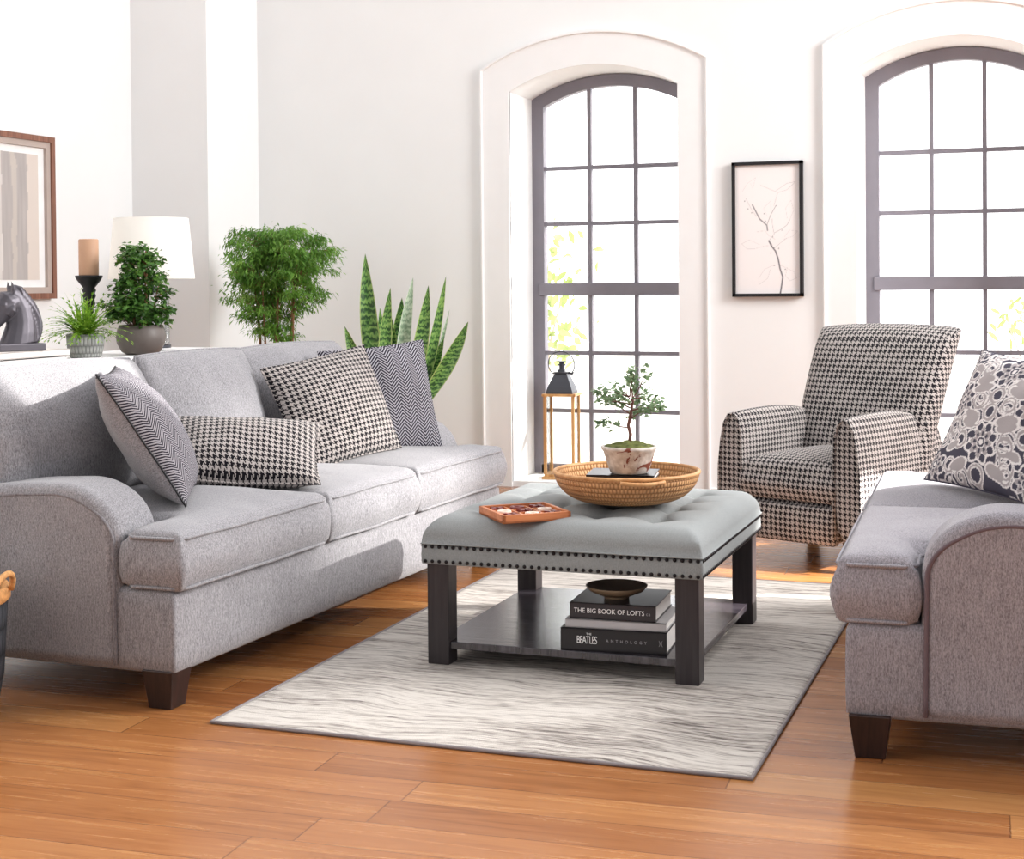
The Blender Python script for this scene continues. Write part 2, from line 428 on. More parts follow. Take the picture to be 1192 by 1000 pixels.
def wall_back():
    bm = bmesh.new()
    xs = [XC - .6, XC]; ops = []
    for x0, x1, zs, za in WIN:
        xs += [x0 + (x1 - x0) * k / 24 for k in range(25)]
    xs += [3.2]
    def q(*p): bm.faces.new([bm.verts.new(v) for v in p])
    for a, b in zip(xs, xs[1:]):
        op = next((w for w in WIN if w[0] - 1e-6 <= a and b <= w[1] + 1e-6), None)
        for Y in (YW, YF + .12):
            if op:
                za, zb = arch_z(a, *op), arch_z(b, *op)
                q((a, Y, za), (b, Y, zb), (b, Y, TOP), (a, Y, TOP)); q((a, Y, -.05), (b, Y, -.05), (b, Y, SILL), (a, Y, SILL))
            else: q((a, Y, -.05), (b, Y, -.05), (b, Y, TOP), (a, Y, TOP))
        if op:
            q((a, YW, za), (a, YF + .12, za), (b, YF + .12, zb), (b, YW, zb)); q((a, YW, SILL), (b, YW, SILL), (b, YF + .12, SILL), (a, YF + .12, SILL))
    for w in WIN:
        for x in w[:2]: q((x, YW, SILL), (x, YF + .12, SILL), (x, YF + .12, w[2]), (x, YW, w[2]))
    bmesh.ops.remove_doubles(bm, verts=bm.verts, dist=1e-5)
    return bm
st('floor', bmbox(-6, 3.4, -1.5, 8.1, -.05, 0), M['floor'])
st('wall_back', wall_back(), M['wall'])
st('wall_left', bmbox(XL - .12, XL, -1.5, YF + .12, -.05, TOP), M['wall'])
st('wall_column', bmbox(XL, XC, YC, YW + .1, -.05, TOP), M['wall'])
def ring(bm, A, B, y0, y1):
    """band between two open outlines with equal point counts"""
    n = len(A)
    vs = [[bm.verts.new((p[0], y, p[1])) for p in L] for y in (y0, y1) for L in (A, B)]
    a0, b0, a1, b1 = vs
    for i in range(n - 1):
        bm.faces.new((a0[i], a0[i + 1], b0[i + 1], b0[i])); bm.faces.new((a1[i], b1[i], b1[i + 1], a1[i + 1]))
        bm.faces.new((a0[i], a1[i], a1[i + 1], a0[i + 1])); bm.faces.new((b0[i], b0[i + 1], b1[i + 1], b1[i]))
    for i in (0, n - 1): bm.faces.new((a0[i], b0[i], b1[i], a1[i]))
for k, (x0, x1, zs, za) in enumerate(WIN):
    root = thing(f'window_{k + 1}', ['tall arched grey window at left, behind the lantern and bonsai', 'tall arched grey window at right, behind the houndstooth recliner'][k], 'window', (0, 0, 0), kind='structure')
    cx = (x0 + x1) / 2; w2 = .618
    O = arch_outline(cx - w2, cx + w2, 0, zs + .12, za + .165); I = arch_outline(x0, x1, 0, zs, za)
    bm = bmesh.new(); ring(bm, O, I, YW - .014, YW + .01); st('casing', bm, M['trim'], root)
    O2 = arch_outline(cx - w2 - .012, cx + w2 + .012, 0, zs + .127, za + .182); bm = bmesh.new(); ring(bm, O2, O, YW - .03, YW + .01); st('casing_bead', bm, M['trim'], root, bevel=.004)
    fw = .068
    A = arch_outline(x0, x1, SILL, zs, za - .004); B = arch_outline(x0 + fw, x1 - fw, SILL, zs - .045, za - .068)
    bm = bmesh.new(); ring(bm, A, B, YF, YF + .06); st('window_frame', bm, M['sash'], root)
    def topz(x): return arch_z(x, x0 + fw, x1 - fw, zs - .045, za - .068)
    r0 = 1.034 + (.018 if k else 0); r1 = r0 + .07
    bm = bmesh.new(); box(bm, x0 + fw * .6, x1 - fw * .6, YF - .012, YF + .05, r0, r1); box(bm, x0 + fw * .6, x1 - fw * .6, YF, YF + .05, SILL, .085); st('meeting_rail', bm, M['sash'], root, bevel=.004)
    mw = .011; cw = (x1 - x0 - 2 * fw) / 3
    for c in (1, 2):
        x = x0 + fw + cw * c
        bm = bmesh.new(); box(bm, x - mw, x + mw, YF + .01, YF + .045, .08, r0); box(bm, x - mw, x + mw, YF + .01, YF + .045, r1, topz(x) + .01); st('muntin', bm, M['sash'], root)
    for z in (.386, .711, 1.437, 1.75):
        z += .018 if k else 0
        st('muntin', bmbox(x0 + fw * .8, x1 - fw * .8, YF + .008, YF + .047, z - mw, z + mw), M['sash'], root)
    bm = bmesh.new(); P = arch_outline(x0 + .03, x1 - .03, SILL + .02, zs - .03, za - .03); bm.faces.new([bm.verts.new((p[0], YF + .028, p[1])) for p in P]); st('window_pane', bm, M['glass'], root)
# skirting
bm = bmesh.new()
for a, b in ((XC, WIN[0][0] - .15), (WIN[0][1] + .15, WIN[1][0] - .15), (WIN[1][1] + .15, 3.2)): box(bm, a, b, YW - .012, YW + .005, 0, .035)
st('baseboard_back', bm, M['trim'], bevel=.003)
st('baseboard_left', bmbox(XL - .005, XL + .012, -1.5, YC, 0, .035), M['trim'])
# outside ground
st('ground', bmbox(-14, 14, 8.1, 24, -.3, -.06), plain('pale_paving', 'e8e6e0', .9))

# ------------------------------------------------------------------ sofas
def make_sofa(root, L, cw, mats, D=.95, seed=0, wr_end=None):
    """lx along the seat, ly towards the back, front face at ly = 0"""
    fab, wl = mats; AT, SB = .2, .165; zb, zc, zt = .092, .303, .462
    # base
    base = obj('base', slab([(0.012, 0), (L - .012, 0), (L - .012, D - .05), (.012, D - .05)], zb, zc + .012, r=.02, crown=0, step=.04, bulge=.004, nz=.001, seed=seed), fab, root)
    # arms: side profile in (ly, z)
    prof = [(SB, zb + .004)]
    for k in range(7): prof.append((SB + .004 * k / 6, zb + (.43 - zb) * (k + 1) / 7))
    for k in range(1, 15):
        a = k / 14 * pi / 2; prof.append((SB + .004 + .19 * (1 - cos(a)), .43 + .15 * sin(a)))
    prof += [(SB + .32, .574), (SB + .45, .562), (D - .12, .55), (D - .03, .55), (D, .53), (D, zb + .004)]
    for s, y0 in ((0, 0), (1, L - AT)):
        bm = bmesh.new(); prism(bm, prof, y0, y0 + AT, 'x'); a = obj('arm', bm, fab, root, bevel=.045, seg=6)
        yo = y0 + .004 if s == 0 else y0 + AT - .004
        bm = bmesh.new()
        ins = [(p[0] + .012 * (1 if i < 22 else 0), p[1] + (.012 if i == 0 else 0) - .03 * min(1, max(0, (p[1] - .40) / .15))) for i, p in enumerate(prof[:-2])]
        tube(bm, [(yo, p[0], p[1]) for p in ins], .0055, 6); obj('piping', bm, wl, a)
    # back frame
    bp = [(D - .22, zb), (D - .2, .5), (D - .14, .74), (D - .10, .775), (D - .02, .775), (D + .02, .72), (D + .01, zb)]
    bm = bmesh.new(); prism(bm, bp, .02, L - .02, 'x'); obj('back_frame', bm, fab, root, bevel=.04, seg=5)
    # seat cushions
    x = .0
    nC = len(cw)
    for i, w in enumerate(cw):
        g = .004; x0, x1 = x + g, x + w - g; f = -.022
        b = D - .24
        if nC > 1 and i == 0: poly = [(x0 + .01, f), (x1, f), (x1, b), (AT + .005, b), (AT + .005, SB - .005), (x0 + .01, SB - .005)]
        elif i == nC - 1: poly = [(x0, f), (x1 - .01, f), (x1 - .01, SB - .005), (L - AT - .005, SB - .005), (L - AT - .005, b), (x0, b)]
        else: poly = [(x0, f), (x1, f), (x1, b), (x0, b)]
        cu = obj('seat_cushion', slab(poly, zc + .004, zt, r=.028, crown=.035, step=.025, bulge=.014, nz=.004, seed=seed + i * 3, wr=wr_end), fab, root)
        obj('piping', welt(poly, zt - .016, .0048, seed=i), fab, cu); obj('piping', welt(poly, zc + .014, .0048, seed=i + 5), fab, cu)
        x += w
    # back cushions
    inner = L - 2 * AT; x = AT; bw = inner / nC
    for i in range(nC):
        ex = .07 if i in (0, nC - 1) else 0; sg = -1 if i == 0 else 1
        w, h = (bw + 2 * ex) * 1.02, .415
        bm = pillow(w, h, .28, seed=seed + i * 2.3 + 1, n=40, puff=.36, ear=-.045)
        T = Matrix.Translation((x + bw / 2 + ex * sg, D - .29, zt + .02 + h / 2 * .9)) @ Matrix.Rotation(R(90 - 13), 4, 'X')
        # box-pillow sag: bottom fuller than top
        for v in bm.verts:
            v.co.z *= 1.0 - .30 * (v.co.y / h + .1) if v.co.z > 0 else 1
        bmesh.ops.transform(bm, matrix=T, verts=bm.verts); c = obj('back_cushion', bm, fab, root)
        bm = pillow_rim(w, h, ear=-.045, r=.005, seed=seed + i * 2.3 + 1); bmesh.ops.transform(bm, matrix=T, verts=bm.verts); obj('piping', bm, fab, c)
        x += bw
    for fx, fy in ((.05, .04), (L - .05, .04), (.05, D - .08), (L - .05, D - .08)):
        bm = bmesh.new(); sx = .05
        box(bm, fx - sx if fx > .1 else fx - .042, fx + sx, fy - .035, fy + .06, 0, zb + .01, taper=.72); obj('leg', bm, M['darkwood'], root, smooth=False, bevel=.003)
L1 = 2.235
sofa = thing('sofa', 'long grey tweed three-seat sofa on the left with four throw pillows', 'sofa', (-2.141, 3.311, 0), R(88))
make_sofa(sofa, L1, (.80, .635, .80), (M['sofa'], M['welt']), seed=1)
love = thing('loveseat', 'grey upholstered sofa cut off at right edge, holding the floral damask pillow', 'sofa', (-.451 - sin(R(2.5)) * 1.66, 3.484 + cos(R(2.5)) * 1.66, 0), R(-90 + 2.5))
def crease(x, y, d): return 0
make_sofa(love, 1.66, (.83, .83), (M['sofa_r'], M['welt_r']), seed=20)

# ------------------------------------------------------------------ throw pillows
def orient(o, c, n, roll=0):
    """local Z to direction n, local Y as close to up as possible"""
    n = V(n).normalized(); up = V((0, 0, 1)); y = (up - n * up.dot(n)).normalized(); x = y.cross(n)
    m = Matrix((x, y, n)).transposed(); m = m @ Matrix.Rotation(R(roll), 3, 'Z')
    o.matrix_world = Matrix.Translation(V(c)) @ m.to_4x4()
def nh(az, tilt):
    """az: heading of the normal, degrees from +X towards +Y; tilt: upward lean"""
    return V((cos(R(az)) * cos(R(tilt)), sin(R(az)) * cos(R(tilt)), sin(R(tilt))))
def throw(name, w, h, t, mat, label, c, n, roll, seed, back=None, fn=None, rim=None):
    o = thing(name, label, 'pillow'); orient(o, c, n, roll)
    b = obj('cover', pillow(w, h, t, seed, n=160 if fn else 48, fn=fn), mat, o)
    if back:
        b.data.materials.append(back)
        for p in b.data.polygons:
            if p.center.z < 0: p.material_index = 1
    obj('piping', pillow_rim(w, h, r=.004 if not rim else rim[1], seed=seed), rim[0] if rim else mat, o)
    return o
throw('throw_pillow', .435, .44, .19, M['herr'], 'black and white herringbone pillow with plain grey back, nearest the near sofa arm', (-2.475, 3.72, .675), nh(28, 33), 0, 3.3, back=M['sofa'], rim=(M['black'], .003))
throw('lumbar_pillow', .50, .30, .18, M['hound'], 'low oblong houndstooth lumbar pillow lying on the middle of the sofa seat', (-2.42, 4.15, .570), nh(-55, 56), -7, 5.1)
throw('throw_pillow', .44, .41, .17, M['hound'], 'square black and white houndstooth pillow propped upright at the far sofa end', (-2.44, 4.85, .662), nh(-35, 22), 10, 7.7)
throw('throw_pillow', .43, .43, .15, M['herr2'], 'grey herringbone knit pillow standing behind the square houndstooth pillow', (-2.405, 5.18, .664), nh(-45, 14), 5, 2.2)

def damask(x, y, s):
    """off-white scrolls and flowers on dark slate"""
    g, w, k = lin('a79f9f'), lin('e2dcda'), lin('4b4854')
    X = (x + 5.0) ; best = 9
    def blob(cx, cy, rx, ry, a=0):
        dx, dy = x - cx, y - cy; c_, s_ = cos(a), sin(a); u, v = dx * c_ + dy * s_, -dx * s_ + dy * c_
        return (sqrt((u / rx) ** 2 + (v / ry) ** 2) - 1) * min(rx, ry)
    x = abs(((x + .105) % .21) - .105) if False else x
    d = 9; core = False
    for cx, cy, sc in ((0, -.09, 1.25), (-.15, .035, 1.15), (.15, .035, 1.15), (0, .15, 1.2), (-.19, -.17, 1.0), (.19, -.17, 1.0), (-.2, .2, .9), (.2, .2, .9)):
        dx, dy = x - cx, y - cy; r = math.hypot(dx, dy); a = atan2(dy, dx)
        pet = (.034 + .007 * cos(8 * a)) * sc
        if r < pet:
            if r < .007 * sc: return w
            if r < .012 * sc: return k
            if r < .026 * sc and cos(8 * a) > .2 and r > .015 * sc: return k
            return w if r > pet - .004 or r < .015 * sc else g
        if r < (.05 + .006 * cos(8 * a + pi)) * sc and r > (.043 + .006 * cos(8 * a + pi)) * sc: d = min(d, -.001)
        for q in range(4):
            A = pi / 4 + q * pi / 2; ex, ey = cx + cos(A) * .085 * sc, cy + sin(A) * .085 * sc
            dd = blob(ex, ey, .036 * sc, .017 * sc, A + .5 * (1 if q % 2 else -1)); d = min(d, dd)
            # spiral scroll
            sx, sy = ex + cos(A + 1.2) * .03 * sc, ey + sin(A + 1.2) * .03 * sc; rr = math.hypot(x - sx, y - sy); aa = atan2(y - sy, x - sx)
            if rr < .034 * sc:
                ph = ((rr / (.017 * sc)) - (aa * (1 if q % 2 else -1)) / (2 * pi)) % 1; d = min(d, (abs(ph - .5) - .28) * .017 * sc)
        for q in range(4):
            A = q * pi / 2; dd = abs(math.hypot(dx - cos(A) * .075 * sc, dy - sin(A) * .075 * sc) - .02 * sc) - .006 * sc; d = min(d, dd)
    n_ = noise.noise(V((x * 28, y * 28, 4))) * .004
    d += n_
    return g if d < -.0035 else w if d < .0005 else k
throw('throw_pillow', .45, .43, .17, M['weave'], 'slate pillow with off-white floral damask scrolls on the right-hand sofa', (-.115, 4.47, .685), nh(-135, 28), -3, 4.0, fn=damask, rim=(plain('slate_piping', '4a4753', .9), .003))

# ------------------------------------------------------------------ rug
RX0, RX1, RY0, RY1 = -1.995, -.628, 3.262, 5.45
rug = thing('area_rug', 'grey and cream striated low-pile rug under the tufted ottoman', 'rug')
obj('pile', slab([(RX0, RY0), (RX1, RY0), (RX1, RY1), (RX0, RY1)], .0005, .010, r=.004, crown=0, step=.06, bulge=0, nz=.0004), M['rug'], rug)
bm = bmesh.new(); tube(bm, [(x, y, .005) for x, y in ((RX0, RY0), ((RX0 + RX1) / 2, RY0), (RX1, RY0), (RX1, (RY0 + RY1) / 2), (RX1, RY1), ((RX0 + RX1) / 2, RY1), (RX0, RY1), (RX0, (RY0 + RY1) / 2))], .005, 6, closed=True)
obj('binding', bm, plain('rug_binding', '8f8788', .9), rug)

# ------------------------------------------------------------------ ottoman
OX0, OX1, OY0, OY1 = -1.708, -.889, 3.94, 4.79; Z0 = .01
ott = thing('ottoman', 'square grey tufted ottoman table with nailhead trim and dark wood shelf', 'ottoman', ((OX0 + OX1) / 2, (OY0 + OY1) / 2, Z0))
W2, D2 = (OX1 - OX0) / 2, (OY1 - OY0) / 2
zA0, zA1 = .287, .347
obj('apron', slab([(-W2, -D2), (W2, -D2), (W2, D2), (-W2, D2)], zA0, zA1, r=.006, crown=0, step=.05, bulge=.002, nz=0), M['linen'], ott)
T5 = [-.30, -.10, .10, .30]
def tuft(x, y, d):
    # rounded shoulder + biscuit billows with pleats running to the edge
    f = min(1, d / .13); z = 0
    gx, gy = x / (2 * W2) * 5, y / (2 * D2) * 5
    a, b = abs(sin(pi * (gx + .5))), abs(sin(pi * (gy + .5)))
    inner = min(1, max(0, (d - .05) / .1))
    z -= .034 * (1 - sqrt(max(0, a))) * inner * (1 - .45 * b) + .034 * (1 - sqrt(max(0, b))) * inner * (1 - .45 * a)
    z -= .02 * exp(-((a * .16 / pi) ** 2 + (b * .16 / pi) ** 2) / (.022 ** 2)) * inner
    return z
top = obj('tufted_top', slab([(-W2 - .001, -D2 - .001), (W2 + .001, -D2 - .001), (W2 + .001, D2 + .001), (-W2 - .001, D2 + .001)], zA1 - .002, zA1 + .067, r=.063, crown=.028, step=.0125, bulge=.006, nz=.002, tuft=tuft, seed=8, br=0), M['linen'], ott)
bm = bmesh.new()
for k in range(4):
    z = 0
    A, B = [((-W2, -D2), (W2, -D2)), ((W2, -D2), (W2, D2)), ((W2, D2), (-W2, D2)), ((-W2, D2), (-W2, -D2))][k]
nails = []
for side in range(4):
    A, B = [((-W2, -D2), (W2, -D2)), ((W2, -D2), (W2, D2)), ((W2, D2), (-W2, D2)), ((-W2, D2), (-W2, -D2))][side]
    nn = 38 if side % 2 == 0 else 42
    rz = [0, 90, 180, 270][side]
    for k in range(nn):
        f = (k + .5) / nn; x, y = A[0] + (B[0] - A[0]) * f, A[1] + (B[1] - A[1]) * f
        for z in (zA1 - .007, zA0 + .011): nails.append((side, k, x, y, z, rz))
def nail_bm(bm, x, y, z, rz):
    b2 = [(0, .0036), (.003, .003), (.0052, .0014), (.0058, -.001)]
    m = Matrix.Translation((x, y, z)) @ Matrix.Rotation(R(rz), 4, 'Z') @ Matrix.Translation((0, -.002, 0)) @ Matrix.Rotation(R(90), 4, 'X')
    t = bmesh.new(); lathe(t, b2[::-1], 8); bmesh.ops.transform(t, matrix=m, verts=t.verts)
    me = bpy.data.meshes.new('t'); t.to_mesh(me); t.free(); bm.from_mesh(me); bpy.data.meshes.remove(me)
proto = None
front = [q for q in nails if q[0] == 0] + [q for q in nails if q[0] == 1][:18]
for s, k, x, y, z, rz in front:
    if proto is None:
        bm = bmesh.new(); nail_bm(bm, 0, 0, 0, 0); proto = obj('nailhead', bm, M['nail'], ott); o = proto
    else: o = proto.copy(); COL.objects.link(o)
    o.location = (x, y, z); o.rotation_euler = (0, 0, R(rz))
bm = bmesh.new()
for q in nails:
    if q not in front: nail_bm(bm, *q[2:])
tag(obj('nailhead_trim', bm, M['nail'], ott), kind='stuff')
lw = .066
for sx in (-1, 1):
    for sy in (-1, 1):
        x = sx * (W2 - .012); y = sy * (D2 - .008)
        obj('leg', bmbox(min(x, x - sx * lw), max(x, x - sx * lw), min(y, y - sy * lw), max(y, y - sy * lw), 0, zA0 + .004), M['oak'], ott, smooth=False, bevel=.003)
obj('shelf', bmbox(-W2 + .03, W2 - .03, -D2 + .018, D2 - .018, .045, .066), M['shelf'], ott, smooth=False, bevel=.002)
SH = Z0 + .066

# ------------------------------------------------------------------ text
def text_bm(s, size, depth=.0004, spacing=1.0):
    cu = bpy.data.curves.new('t', 'FONT'); cu.body = s; cu.size = size; cu.extrude = depth; cu.align_x = 'LEFT'; cu.align_y = 'CENTER'; cu.space_character = spacing
    o = bpy.data.objects.new('t', cu); COL.objects.link(o); bpy.context.view_layer.update()
    me = bpy.data.meshes.new_from_object(o.evaluated_get(bpy.context.evaluated_depsgraph_get())); bm = bmesh.new(); bm.from_mesh(me)
    bpy.data.objects.remove(o); bpy.data.curves.remove(cu); bpy.data.meshes.remove(me); return bm
def spine_text(name, s, size, x, z, y, parent, mat, spacing=1.0, sx=1.0):
    bm = text_bm(s, size, spacing=spacing); bmesh.ops.transform(bm, matrix=Matrix.Translation((x, y, z)) @ Matrix.Rotation(R(90), 4, 'X') @ Matrix.Scale(sx, 4, (1, 0, 0)), verts=bm.verts)
    return obj(name, bm, mat, parent, smooth=False)
def book(label, loc, rz, w, d, h, cover, group=None, name='book', cov=.003):
    """spine faces local -y, w along x, d along y"""
    t = thing(name, label, 'book', loc, rz, group)
    bm = bmesh.new(); box(bm, 0, w, 0, d, 0, cov); box(bm, 0, w, 0, d, h - cov, h); box(bm, 0, w, 0, cov * 1.5, 0, h); obj('cover', bm, cover, t, smooth=False)
    obj('pages', bmbox(.003, w - .003, cov, d - .004, cov, h - cov), M['page'], t, smooth=False); return t
bx, by = -1.300, 3.968
b1 = book('thick black hardback with white lettering, lowest of the shelf stack', (bx, by, SH), R(4), .30, .235, .062, M['bkblack'])
t = spine_text('lettering', 'THE', .008, .074, .0475, -.0006, b1, M['white_ink']); t = spine_text('lettering', 'BEATLES', .030, .046, .030, -.0006, b1, M['white_ink'], .8, .62)
spine_text('lettering', 'A N T H O L O G Y', .0115, .130, .031, -.0006, b1, M['grey_ink'], 1.25, .95); spine_text('lettering', ')(', .018, .278, .033, -.0006, b1, M['grey_ink'])
b2 = book('grey-spined thin hardback sandwiched in the middle of the shelf stack', (bx + .012, by + .008, SH + .062), R(4), .285, .222, .024, M['grey_book'] if 'grey_book' in M else plain('pale_grey_cover', 'b9b5b6', .5))
b3 = book('dark hardback with white capital lettering, topmost of shelf stack under the bowl', (bx + .022, by + .018, SH + .086), R(3), .245, .235, .045, M['bkdark'])
spine_text('lettering', 'THE BIG BOOK OF LOFTS', .0185, .012, .023, -.0006, b3, M['white_ink'], 1.02, .93); spine_text('lettering', 'ca', .0135, .218, .022, -.0006, b3, M['grey_ink'], 1.1)
bowl = thing('bowl', 'shallow bronze-brown footed bowl on top of the shelf books', 'bowl', (-1.168, 4.08, SH + .131))
bm = bmesh.new(); lathe(bm, [(0, 0), (.035, 0), (.036, .004), (.034, .008), (.05, .011), (.076, .022), (.087, .034), (.088, .037), (.085, .037)], 40); obj('body', bm, M['bowl'], bowl)
bm = bmesh.new(); lathe(bm, [(.0855, .0368), (.078, .029), (.05, .017), (0, .012)], 40); obj('inside', bm, M['bowl_in'], bowl)

# ------------------------------------------------------------------ woven tray on the ottoman
TZ = .452; TC = (-1.190, 4.272)
def weave_mat(name, c1, c2, nu, nv):
    m = N(name, .6, .3); q = m.sep(m.coord('UV')); u = m.math('MULTIPLY', q[0], nu); v = m.math('MULTIPLY', q[1], nv)
    row = m.math('FLOOR', v); uo = m.math('ADD', u, m.math('MULTIPLY', m.math('MODULO', row, 2.0), .5))
    a = m.math('ABSOLUTE', m.math('SINE', m.math('MULTIPLY', uo, pi))); b = m.math('ABSOLUTE', m.math('SINE', m.math('MULTIPLY', v, pi)))
    h = m.math('MULTIPLY', m.math('POWER', a, .5), m.math('POWER', b, .6)); nz = m.noise(m.coord(), 40, 3)
    m.col(m.mix(m.math('MULTIPLY', h, m.math('ADD', .6, m.math('MULTIPLY', nz, .7))), lin(c1), lin(c2))); m.bump(h, .9, .004); return m.m
M['wicker'] = weave_mat('wicker_weave', '8f5f34', 'dcaa78', 120, 19); M['rim'] = wood('wicker_rim', 'b07a46', 'd9a874', .5, 'z', .5)
tray = thing('wicker_tray', 'round tan wicker tray bowl on the ottoman holding the bonsai', 'basket', (TC[0], TC[1], TZ))
bm = bmesh.new(); uv = bm.loops.layers.uv.new('UVMap')
pr = []
for k in range(17):
    f = k / 16; a = f * pi / 2 * .93; pr.append((.105 + .112 * sin(a), .004 + .086 * (1 - cos(a)) / (1 - cos(pi / 2 * .93))))
inn = [(r - .008, z + .001) for r, z in pr][::-1]
lathe(bm, [(0, .0)] + [(.06, .0)] + pr + inn + [(0, .008)], 96, uv=uv); obj('woven_body', bm, M['wicker'], tray)
bm = bmesh.new(); tube(bm, [(.214 * cos(2 * pi * k / 48), .214 * sin(2 * pi * k / 48), .092) for k in range(48)], .006, 8, closed=True); obj('rim', bm, M['rim'], tray)
for a0 in (-62, 118):
    bm = bmesh.new(); tube(bm, [((.220 + .008 * sin(pi * k / 12)) * cos(R(a0 - 17 + 34 * k / 12)), (.220 + .008 * sin(pi * k / 12)) * sin(R(a0 - 17 + 34 * k / 12)), .084 - .004 * sin(pi * k / 12)) for k in range(13)], .006, 8); obj('handle', bm, M['rim'], tray)
book('thin dark book lying in the wicker tray beneath the bonsai pot', (TC[0] - .098, TC[1] - .09, TZ + .072), R(9), .2, .17, .016, M['bkblack'])
book('pale-edged book lying under the thin dark book inside the wicker tray', (TC[0] - .085, TC[1] - .08, TZ + .010), R(9), .175, .155, .062, M['bkdark'])
PZ = TZ + .0885
bon = thing('bonsai_tree', 'small bonsai tree in a cracked white ceramic pot standing in the wicker tray', 'plant', (TC[0] + .012, TC[1] - .012, PZ))
def crackle():
    m = N('crackled_glaze', .5, .4); f = m.noise(m.coord(), 22, 4, .6, .8); z = m.sep(m.coord())
    f2 = m.math('ADD', f, m.math('MULTIPLY', z[0], 1.2)); g = m.noise(m.coord(), 60, 3)
    b = m.ramp(g, [(.35, lin('b8aca2')), (.65, lin('d8d0c8'))]); m.col(m.mix(m.ramp(f2, [(.62, (0, 0, 0, 1)), (.645, (1, 1, 1, 1))]), b, lin('7e4436'))); m.bump(g, .3, .002); return m.m
bm = bmesh.new(); lathe(bm, [(0, 0), (.052, 0), (.056, .003), (.066, .03), (.077, .066), (.083, .072), (.083, .080), (.078, .081), (.074, .076), (.0, .07)], 40); obj('pot', bm, crackle(), bon)
bm = bmesh.new(); g = {}
for i in range(25):
    for j in range(40):
        r = .075 * i / 24; a = 2 * pi * j / 40; g[i, j] = bm.verts.new((r * cos(a), r * sin(a), .076 + .018 * (1 - (i / 24) ** 2) + noise.noise(V((r * cos(a) * 60, r * sin(a) * 60, 2))) * .006))
for i in range(24):
    for j in range(40): bm.faces.new((g[i, j], g[i + 1, j], g[i + 1, (j + 1) % 40], g[i, (j + 1) % 40]))
obj('moss', bm, M['moss'], bon)
def leaf(bm, p, d, up, L, w, fold=.25, curve=.15, n=2):
    """a small folded leaf from p along d"""
    d = d.normalized(); s = d.cross(up)
    if s.length < 1e-3: s = d.cross(V((1, 0, 0)))
    s.normalize(); u = s.cross(d)
    ws = {2: (0, 1, .0), 3: (0, .85, .8, 0), 4: (.1, .8, 1, .65, 0)}[n]
    prev = None
    for i, k in enumerate(ws):
        f = i / (len(ws) - 1); c = p + d * (L * f) - u * (curve * L * f * f); h = w / 2 * k
        row = [c] if h < 1e-5 else [c - s * h + u * (fold * h), c, c + s * h + u * (fold * h)]
        row = [bm.verts.new(q) for q in row]
        if prev:
            if len(prev) == 1 and len(row) == 3: bm.faces.new((prev[0], row[1], row[0])); bm.faces.new((prev[0], row[2], row[1]))
            elif len(prev) == 3 and len(row) == 3:
                for a in (0, 1): bm.faces.new((prev[a], prev[a + 1], row[a + 1], row[a]))
            elif len(prev) == 3: bm.faces.new((prev[0], prev[1], row[0])); bm.faces.new((prev[1], prev[2], row[0]))
        prev = row
rnd = random.Random(4)
def rv(a=1): return V((rnd.uniform(-a, a), rnd.uniform(-a, a), rnd.uniform(-a, a)))
bmt, bml = bmesh.new(), bmesh.new()
trunk = [V((.0, 0, .08)), V((.004, .002, .12)), V((-.002, 0, .15)), V((.006, 0, .19)), V((.012, 0, .23)), V((.01, 0, .27)), V((.02, 0, .30))]
trunk = [V((q.x, q.y, .08 + (q.z - .08) * .86)) for q in trunk]
tube(bmt, trunk, [.0055, .0055, .005, .0045, .0035, .002, .001], 8)
for (bz, dx, dy, dz, L) in ((.14, -.8, -.2, .45, .075), (.17, .8, .1, .7, .08), (.19, -.8, .3, .55, .10), (.2, .7, -.5, .5, .09), (.22, -.3, -.7, .7, .08), (.22, .3, .8, .6, .08), (.24, .9, .2, .35, .085), (.25, -.8, -.1, .6, .085), (.27, .2, -.3, .9, .05), (.16, -.4, .7, .6, .08), (.25, -.2, .2, .9, .06), (.2, .5, .6, .6, .09), (.21, -.9, .1, .9, .09), (.23, .7, -.2, 1.1, .09), (.24, -.4, .5, 1.0, .07), (.22, .1, -.8, 1.0, .07)):
    bz = .08 + (bz - .08) * .86; p0 = V((.004, 0, bz)); L *= 1.12; dz *= .6; d = V((dx, dy, dz)).normalized(); pts = [p0]
    for k in range(5): d = (d + rv(.25)).normalized(); pts.append(pts[-1] + d * L / 5)
    tube(bmt, pts, [.0025, .002, .0018, .0015, .001, .0006], 5)
    for k in range(34):
        f = rnd.uniform(.35, 1.15); i = min(4, int(f * 5)); q = pts[i].lerp(pts[min(5, i + 1)], f * 5 - i if f < 1 else 1) + rv(.015)
        leaf(bml, q, (d + rv(1.1)), V((0, 0, 1)) + rv(.6), rnd.uniform(.013, .023), rnd.uniform(.009, .015), n=3)
obj('trunk', bmt, plain('bonsai_bark', '7b5650', .8, var=.2, sc=40), bon); obj('foliage', bml, leafy('bonsai_leaves', '546f4c', '90ab84', 'bcb79a', 60, .4), bon)

